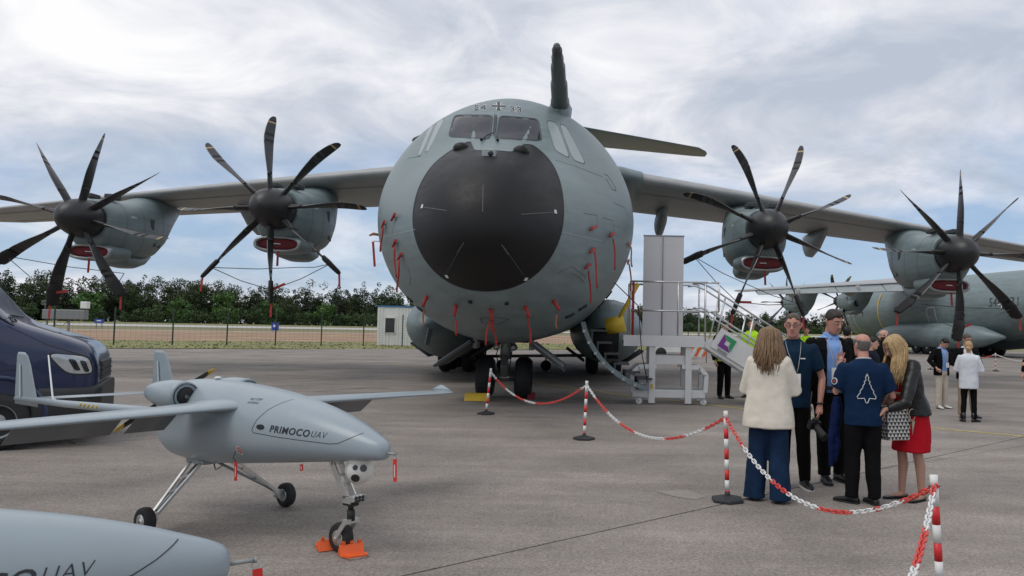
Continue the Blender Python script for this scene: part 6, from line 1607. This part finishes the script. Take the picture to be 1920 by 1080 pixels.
# camera at his hip
cm = thing('photo_camera', 'black camera with long lens hanging at the hip of the man in the polo', 'camera', pB.M @ Vector((.20, -.20, .66)))
cm.rotation_euler = (R(25), R(0), R(25))
mb = MB(); mb.box((0, 0, 0), (.13, .06, .09)); mb.box((0, 0, .055), (.05, .05, .03)); mb.build('body', M_blk, cm, .008)
mb = MB(); mb.tube([(0, -.03, 0), (0, -.07, -.01), (0, -.17, -.03), (0, -.2, -.035)], [.034, .036, .04, .044], 18); mb.build('lens', M_blk, cm)
mb = MB(); mb.tube([(-.06, 0, .04), (-.08, .05, .2), (-.05, .12, .32)], .006, 6); mb.build('strap', M_blk, cm)
# --- tall man in the black jacket
p = Person('tall man in a black jacket over a light blue shirt, looking down', 1556, 904, 579, 6, 'ruddy', GRP)
p.head(hp=20, hy=14); p.hair(H_br, .070, .0, -.07, g=1.09)
eL, wL = (.30, .05, 1.12), (.27, -.02, .86); eR, wR = (-.30, .05, 1.12), (-.27, -.04, .86)
p.arm(1, eL, wL); p.arm(-1, eR, wR)
p.legs(((.13, .05, 15), (-.055, -.02, -8)), C_trous, r=(.092, .075, .062, .062), hem=.07); p.shoes(M_shoe)
def pc(mb):
    p.rings(mb, scaled(TORSO_M, 1.03, 1.12, .90))
    for sg in (-1, 1): mb.tube([p.up((sg * .066, .02, 1.50)), p.up((sg * .055, -.05, 1.50)), p.up((sg * .022, -.088, 1.445))], .017, 8)
p.garment('shirt', pc, C_shirt, None, .009)
def pc(mb):
    open_jacket(p, mb, [(.78, .215, .160, 0, .01), (.90, .212, .158, 0, .006), (1.05, .205, .155, 0, 0), (1.2, .212, .155, 0, -.002), (1.34, .218, .148, 0, .004), (1.42, .190, .118, 0, .012), (1.462, .115, .092, 0, .014)], lambda z: .40 if z < 1.3 else .34)
    p.sleeve(mb, 1, eL, wL, .088, .070, .056, 1.95); p.sleeve(mb, -1, eR, wR, .088, .070, .056, 1.95)
p.garment('jacket', pc, C_black, None, .010); p.lanyard(1.10, -.175, -.015)
m_ = MB(); m_.box((0, -.135, .955), (.24, .02, .035)); p.kids.append((m_, 'belt', M_blk)); m_ = MB(); m_.box((.02, -.148, .955), (.045, .008, .04)); p.kids.append((m_, 'belt_buckle', M_steel)); p.build()
# --- man in the navy T-shirt, back turned
p = Person('balding man in a navy T-shirt with a white jet outline on the back', 1618, 943, 626, 176, 'ruddy', GRP)
p.head(hp=4, hy=18, face=False); p.hair(H_grey, .03, -.02, -.08, top=.062, g=1.06)
eL, wL = (.27, -.05, 1.13), (.19, -.22, 1.40); eR, wR = (-.30, .02, 1.10), (-.28, -.24, 1.00)
p.arm(1, eL, wL, (-.1, -.1, 1), (.2, -1, 0), curl=.25); p.arm(-1, eR, wR, (.1, -1, -.3))
p.legs(((.125, .02, 50), (-.09, .06, 10)), C_trous, r=(.10, .080, .066, .07), hem=.07, hipr=(.175, .125)); p.shoes(M_shoe)
TD = scaled(TORSO_M, 1.18, 1.22, .80)
def pc(mb): p.rings(mb, TD, 2.4); p.sleeve(mb, 1, eL, wL, .092, .082, .06, .82); p.sleeve(mb, -1, eR, wR, .092, .082, .06, .82)
p.garment('tee_shirt', pc, C_navy, None, .012)
m_ = MB(); m_.tube([p.up((.072 * math.cos(a), .012 + .07 * math.sin(a), 1.488 + .012 * math.sin(a))) for a in [2 * PI * k / 24 for k in range(25)]], .009, 6, cap=False); p.kids.append((m_, 'collar_band', M_markgrey))
f_by = interp([r[0] for r in TD], [r[4] + r[2] for r in TD]); f_bx = interp([r[0] for r in TD], [r[1] for r in TD])
def bk(x, z): return Vector((-x, f_by(z) * max(.2, (1 - min(.95, abs(x) / f_bx(z)) ** 2.4)) ** (1 / 2.4) + .012, z))
jet = [(0, .15), (.016, .11), (.012, .085), (.03, .07), (.022, .055), (.045, .02), (.04, .012), (.07, -.03), (.065, -.04), (.095, -.085), (.09, -.105), (.025, -.10), (.012, -.14)]
jet = jet + [(0, -.15)] + [(-x, z) for x, z in jet[::-1]] ; P = []
for a, b in zip(jet[:-1], jet[1:]): P += [bk(a[0] - .0 + (b[0] - a[0]) * t, 1.19 + a[1] + (b[1] - a[1]) * t) for t in (0, .5)]
P.append(P[0]); m_ = MB(); m_.tube(P, .0042, 6, cap=False); p.kids.append((m_, 'jet_outline', M_mark_wh))
m_ = MB(); c = p.up((.19, .01, 1.40)).lerp(Vector(eL), .55) + Vector((.06, .045, .0)); nd = Vector((.75, .6, .1)).normalized(); m_.tube([c, c + nd * .012], .036, 18); p.kids.append((m_, 'sleeve_patch', M_mark_wh)); m_ = MB(); m_.tube([c + nd * .012, c + nd * .015], .028, 18); p.kids.append((m_, 'patch_centre', C_navy)); m_ = MB(); m_.tube([c + nd * .015, c + nd * .018], [.017, .014], 12); p.kids.append((m_, 'patch_emblem', M_redtag)); pD = p; p.build()
# jacket over the arm
C_blue2 = cloth('royal_blue', (.006, .014, .062), bump=.3)
q = pD.M @ Vector((.235, -.17, .90)); jk = MB()
jk.tube([(0, 0, .16), (.0, 0, .08), (-.01, 0, -.1), (.01, .0, -.3), (-.02, 0, -.48)], [(.04, .035), (.06, .05), (.06, .05), (.05, .04), (.03, .025)], 18); jk.tube([(-.03, 0, .0), (-.05, -.02, -.25), (-.06, -.02, -.52)], [.03, .035, .025], 12)
jo = jk.build('draped_jacket', C_blue2); jo.location = q; tag(jo, 'dark blue jacket draped over the arm of the balding man', 'jacket')
md = jo.modifiers.new('join', 'REMESH'); md.mode = 'VOXEL'; md.voxel_size = .011; md.use_smooth_shade = True; md = jo.modifiers.new('folds', 'DISPLACE'); md.texture = TEX; md.strength = .05; md.mid_level = .5
# --- woman in the red dress
p = Person('blonde woman in a black leather jacket and red dress leaning over a handbag', 1708, 936, 640, -66, 'leg', GRP, female=True, H=1.66)
p.lean = R(14); p.head(hp=24, hy=-4, face=True); p.long_hair(H_bl, .36, 340, 150, .010, Vector((0, -.05, 0)), 9, 1.0)
eL, wL = (.22, -.30, 1.02), (.12, -.48, .95); eR, wR = (-.20, -.28, 1.03), (-.05, -.48, .93)
p.arm(1, eL, wL, (-.2, -.6, -.6), curl=.9); p.arm(-1, eR, wR, (.2, -.6, -.6), curl=.9)
p.bare_legs(((.10, .02, 12), (-.08, -.07, -12))); p.shoes(M_shoe, flat=True)
def pc(mb): p.rings(mb, [(.50, .205, .165, 0, .0), (.62, .200, .165, 0, .01), (.78, .188, .155, 0, .02), (.92, .172, .135, 0, .02), (1.08, .135, .105, 0, 0), (1.25, .150, .118, 0, -.01), (1.38, .14, .095, 0, .0)])
p.garment('red_dress', pc, C_red, None, .008)
def pc(mb):
    open_jacket(p, mb, [(.88, .205, .165, 0, .02), (.96, .192, .152, 0, .016), (1.08, .168, .135, 0, .004), (1.22, .180, .142, 0, 0), (1.34, .188, .130, 0, .006), (1.42, .155, .10, 0, .012), (1.46, .09, .08, 0, .014)], lambda z: .45)
    p.sleeve(mb, 1, eL, wL, .076, .062, .048, 1.85); p.sleeve(mb, -1, eR, wR, .076, .062, .048, 1.85)
p.garment('leather_jacket', pc, C_leath, None, .012); m_ = MB(); m_.box(p.up((.185, .03, .98)), (.004, .006, .03)); p.kids.append((m_, 'zip_pull', M_steel)); pE = p; p.build()
# handbag
m = bpy.data.materials.new('triangle_print'); m.use_nodes = True; nt = m.node_tree; b = nt.nodes['Principled BSDF']; b.inputs['Roughness'].default_value = .5; L = nt.links.new
def nm(op, a, b_=None):
    n = nt.nodes.new('ShaderNodeMath'); n.operation = op
    for i, x in enumerate((a, b_)):
        if x is None: continue
        if isinstance(x, (int, float)): n.inputs[i].default_value = x
        else: L(x, n.inputs[i])
    return n.outputs[0]
tc = nt.nodes.new('ShaderNodeTexCoord'); sp = nt.nodes.new('ShaderNodeSeparateXYZ'); L(tc.outputs['Object'], sp.inputs[0])
zz = nm('MULTIPLY', sp.outputs['Z'], 28.0); row = nm('FLOOR', zz); fx = nm('FRACT', nm('ADD', nm('MULTIPLY', nm('ADD', sp.outputs['X'], sp.outputs['Y']), 25.0), nm('MULTIPLY', row, .5))); tri = nm('ABSOLUTE', nm('SUBTRACT', nm('MULTIPLY', fx, 2.0), 1.0))
msk = nm('LESS_THAN', tri, nm('SUBTRACT', 1.0, nm('FRACT', zz))); mx = nt.nodes.new('ShaderNodeMix'); mx.data_type = 'RGBA'; L(msk, mx.inputs[0]); mx.inputs[6].default_value = (.012, .012, .013, 1); mx.inputs[7].default_value = (.58, .56, .53, 1); L(mx.outputs[2], b.inputs['Base Color'])
M_tri = m; M_strap = mat('bag_strap', (.42, .34, .24), .6)
bg = thing('handbag', 'black and white triangle patterned handbag held by the woman in red', 'handbag', PY(1680, 824, pE.base.y - .10), (0, 0, R(14)))
mb = MB(); rings = [[(x * g, y * g2, z) for x, y in ((-.155, -.07), (.155, -.07), (.155, .07), (-.155, .07))] for z, g, g2 in ((.0, .97, 1.0), (.02, 1.0, 1.05), (.2, .97, .9), (.335, .93, .6))]; mb.loft(rings, 0, True, False); bb = mb.build('bag_body', M_tri, bg, .012)
for y in (-.045, .045): mb = MB(); mb.tube([(-.10, y, .30), (-.09, y, .40), (-.04, y * .8, .455), (.04, y * .8, .455), (.09, y, .40), (.10, y, .30)], .008, 8); mb.build('bag_handle', M_strap, bg)
for x in (-.148, .148): mb = MB(); mb.bar((x, -.075, .01), (x * .95, -.05, .33), .012, .006, up=(0, 1, 0)); mb.build('bag_piping', M_blk, bg)
mb = MB(); mb.tube([(.12 + .035 * math.cos(a), -.085, .25 + .055 * math.sin(a)) for a in [2 * PI * k / 20 for k in range(21)]], .006, 6, cap=False); mb.build('bag_charm', M_strap, bg)
mb = MB(); mb.bar((.13, -.09, .19), (.135, -.09, .06), .03, .008, up=(0, 1, 0)); mb.build('charm_tassel', M_strap, bg)

# --- others
def simple(label, u, v, vtop, yaw, jacket, trous, hair_m=None, skin='light', female=False, arms=None, shoe=M_shoe, group=GRP2, hem=.80, shirt=None, hp=5, hy=0, bald=False, beard=None, glasses=False, jw=1.14, boots=False, feet=None, vest=None, bun=False, legr=None, H=None, vox=.014):
    p = Person(label, u, v, vtop, yaw, skin, group, vox, H, female)
    if hair_m: p.brow = hair_m
    p.head(hp=hp, hy=hy, beard=beard, glasses=glasses)
    if hair_m and not bald: p.hair(hair_m, .068, .0, -.07, g=1.08)
    if bun: m_ = MB(); m_.sphere(p.hd((0, .105, -.045)), (.06, .05, .05), 8); p.kids.append((m_, 'hair_bun', hair_m))
    arms = arms or (((.29, .03, 1.12), (.26, -.06, .86)), ((-.29, .03, 1.12), (-.26, -.06, .86)))
    for sg, (e, w) in zip((1, -1), arms): p.arm(sg, e, w)
    p.legs(feet or ((.12, .02, 12), (-.11, -.03, -12)), trous, r=legr or (.09, .074, .06, .06), vox=.014, fold=.008); p.shoes(shoe, boot=boots)
    if shirt:
        def pc(mb): p.rings(mb, scaled(TORSO_M, 1.0, 1.06, .90))
        p.garment('shirt', pc, shirt, .014, .006)
        def pc2(mb):
            open_jacket(p, mb, scaled(TORSO_M[:-1], jw, jw * 1.08, hem, .012), lambda z: .42, .034)
            for sg, (e, w) in zip((1, -1), arms): p.sleeve(mb, sg, e, w, .086, .070, .055, 1.92)
        p.garment('jacket', pc2, jacket, .014, .010)
    else:
        def pc(mb):
            p.rings(mb, scaled(TORSO_M, jw, jw * 1.08, hem))
            for sg, (e, w) in zip((1, -1), arms): p.sleeve(mb, sg, e, w, .086, .070, .055, 1.92)
        p.garment('jacket', pc, jacket, .014, .010)
    if vest:
        def pc(mb): p.rings(mb, scaled(TORSO_M, jw + .1, jw * 1.2, .84))
        p.garment('safety_vest', pc, vest, .014, .008)
        for z in (.95, 1.08):
            m_ = MB(); m_.tube([p.up((math.sin(a) * .222, -math.cos(a) * .170, z)) for a in [2 * PI * k / 30 for k in range(31)]], [(.006, .025)] * 31, 6, cap=False); p.kids.append((m_, 'reflective_band', M_markgrey))
    return p
p = simple('bald bearded man in a black coat seen in profile behind the group', 1659, 775, 619, -82, C_black, C_trous, H_blk, 'light', bald=True, beard=H_blk, hem=.62, jw=1.2); p.hair(H_blk, .03, -.02, -.06, top=.03, g=1.025); p.build()
p = simple('man in a dark navy suit mostly hidden behind the balding man', 1634, 800, 632, 60, C_navy2, C_trous, H_blk, 'light', hem=.72, jw=1.2); p.build()
p = simple('dark haired person hidden behind the tall man in black', 1588, 790, 612, 150, C_navy2, C_trous, H_blk, 'light'); p.build()
p = simple('man with bowed head in a dark jacket and off-white trousers looking at his phone', 1766, 766, 631, 18, C_black, C_offw, H_blk, 'light', arms=(((.27, -.10, 1.10), (.12, -.30, 1.22)), ((-.34, .03, 1.15), (-.27, -.12, 1.0))), shoe=M_shoew, shirt=C_shirt, hp=40, hy=8, jw=1.12); p.lanyard(1.06, -.165, .02)
m_ = MB(); m_.box((.08, -.36, 1.28), (.075, .012, .14), Matrix.Rotation(.5, 3, 'X')); p.kids.append((m_, 'phone', M_blk)); p.build()
p = simple('man with glasses in a dark jacket and khaki trousers facing the woman in white', 1812, 783, 626, -2, C_black, C_khaki, H_mid, 'ruddy', arms=(((.28, .0, 1.12), (.12, -.26, 1.02)), ((-.28, .0, 1.12), (-.10, -.28, 1.08))), shirt=C_white, glasses=True, hp=12, hy=10, feet=((.17, .0, 15), (-.10, .0, -20))); p.build()
p = simple('blonde woman in a white jacket and black leggings seen from behind', 1817, 791, 640, 150, C_white, C_trous, H_bl, 'light', True, arms=(((.25, -.02, 1.12), (.14, -.24, 1.12)), ((-.25, -.02, 1.12), (-.12, -.25, 1.12))), hem=.72, jw=1.22, bun=True, boots=True, legr=(.082, .062, .048, .046), feet=((.11, .05, 20), (-.11, -.02, -30))); p.hair(H_bl, .075, -.03, -.09, g=1.10); p.build()
p = simple('worker in a yellow safety vest and black trousers under the stair rail', 1357, 747, 603, 20, C_black, C_trous, H_blk, 'light', vest=C_hiv); p.build()
p = simple('worker in a bright yellow safety vest behind the lower stair rail', 1408, 745, 598, -20, C_hiv, C_trous, H_blk, 'light', vest=C_hiv); p.build()
p = simple('man in a yellow vest seen between the polo man and the tall man', 1511, 728, 612, -10, C_black, C_trous, H_br, 'ruddy', vest=C_hiv); p.build()
p = simple('person with brown shoes stepping in at the right frame edge', 1946, 775, 630, -80, C_black, C_khaki, H_br, 'ruddy', arms=(((.24, -.12, 1.12), (.20, -.38, 1.12)), ((-.24, -.12, 1.12), (-.2, -.2, .9))), shoe=M_shoebr, feet=((.1, -.20, 0), (-.1, .15, 0))); p.build()
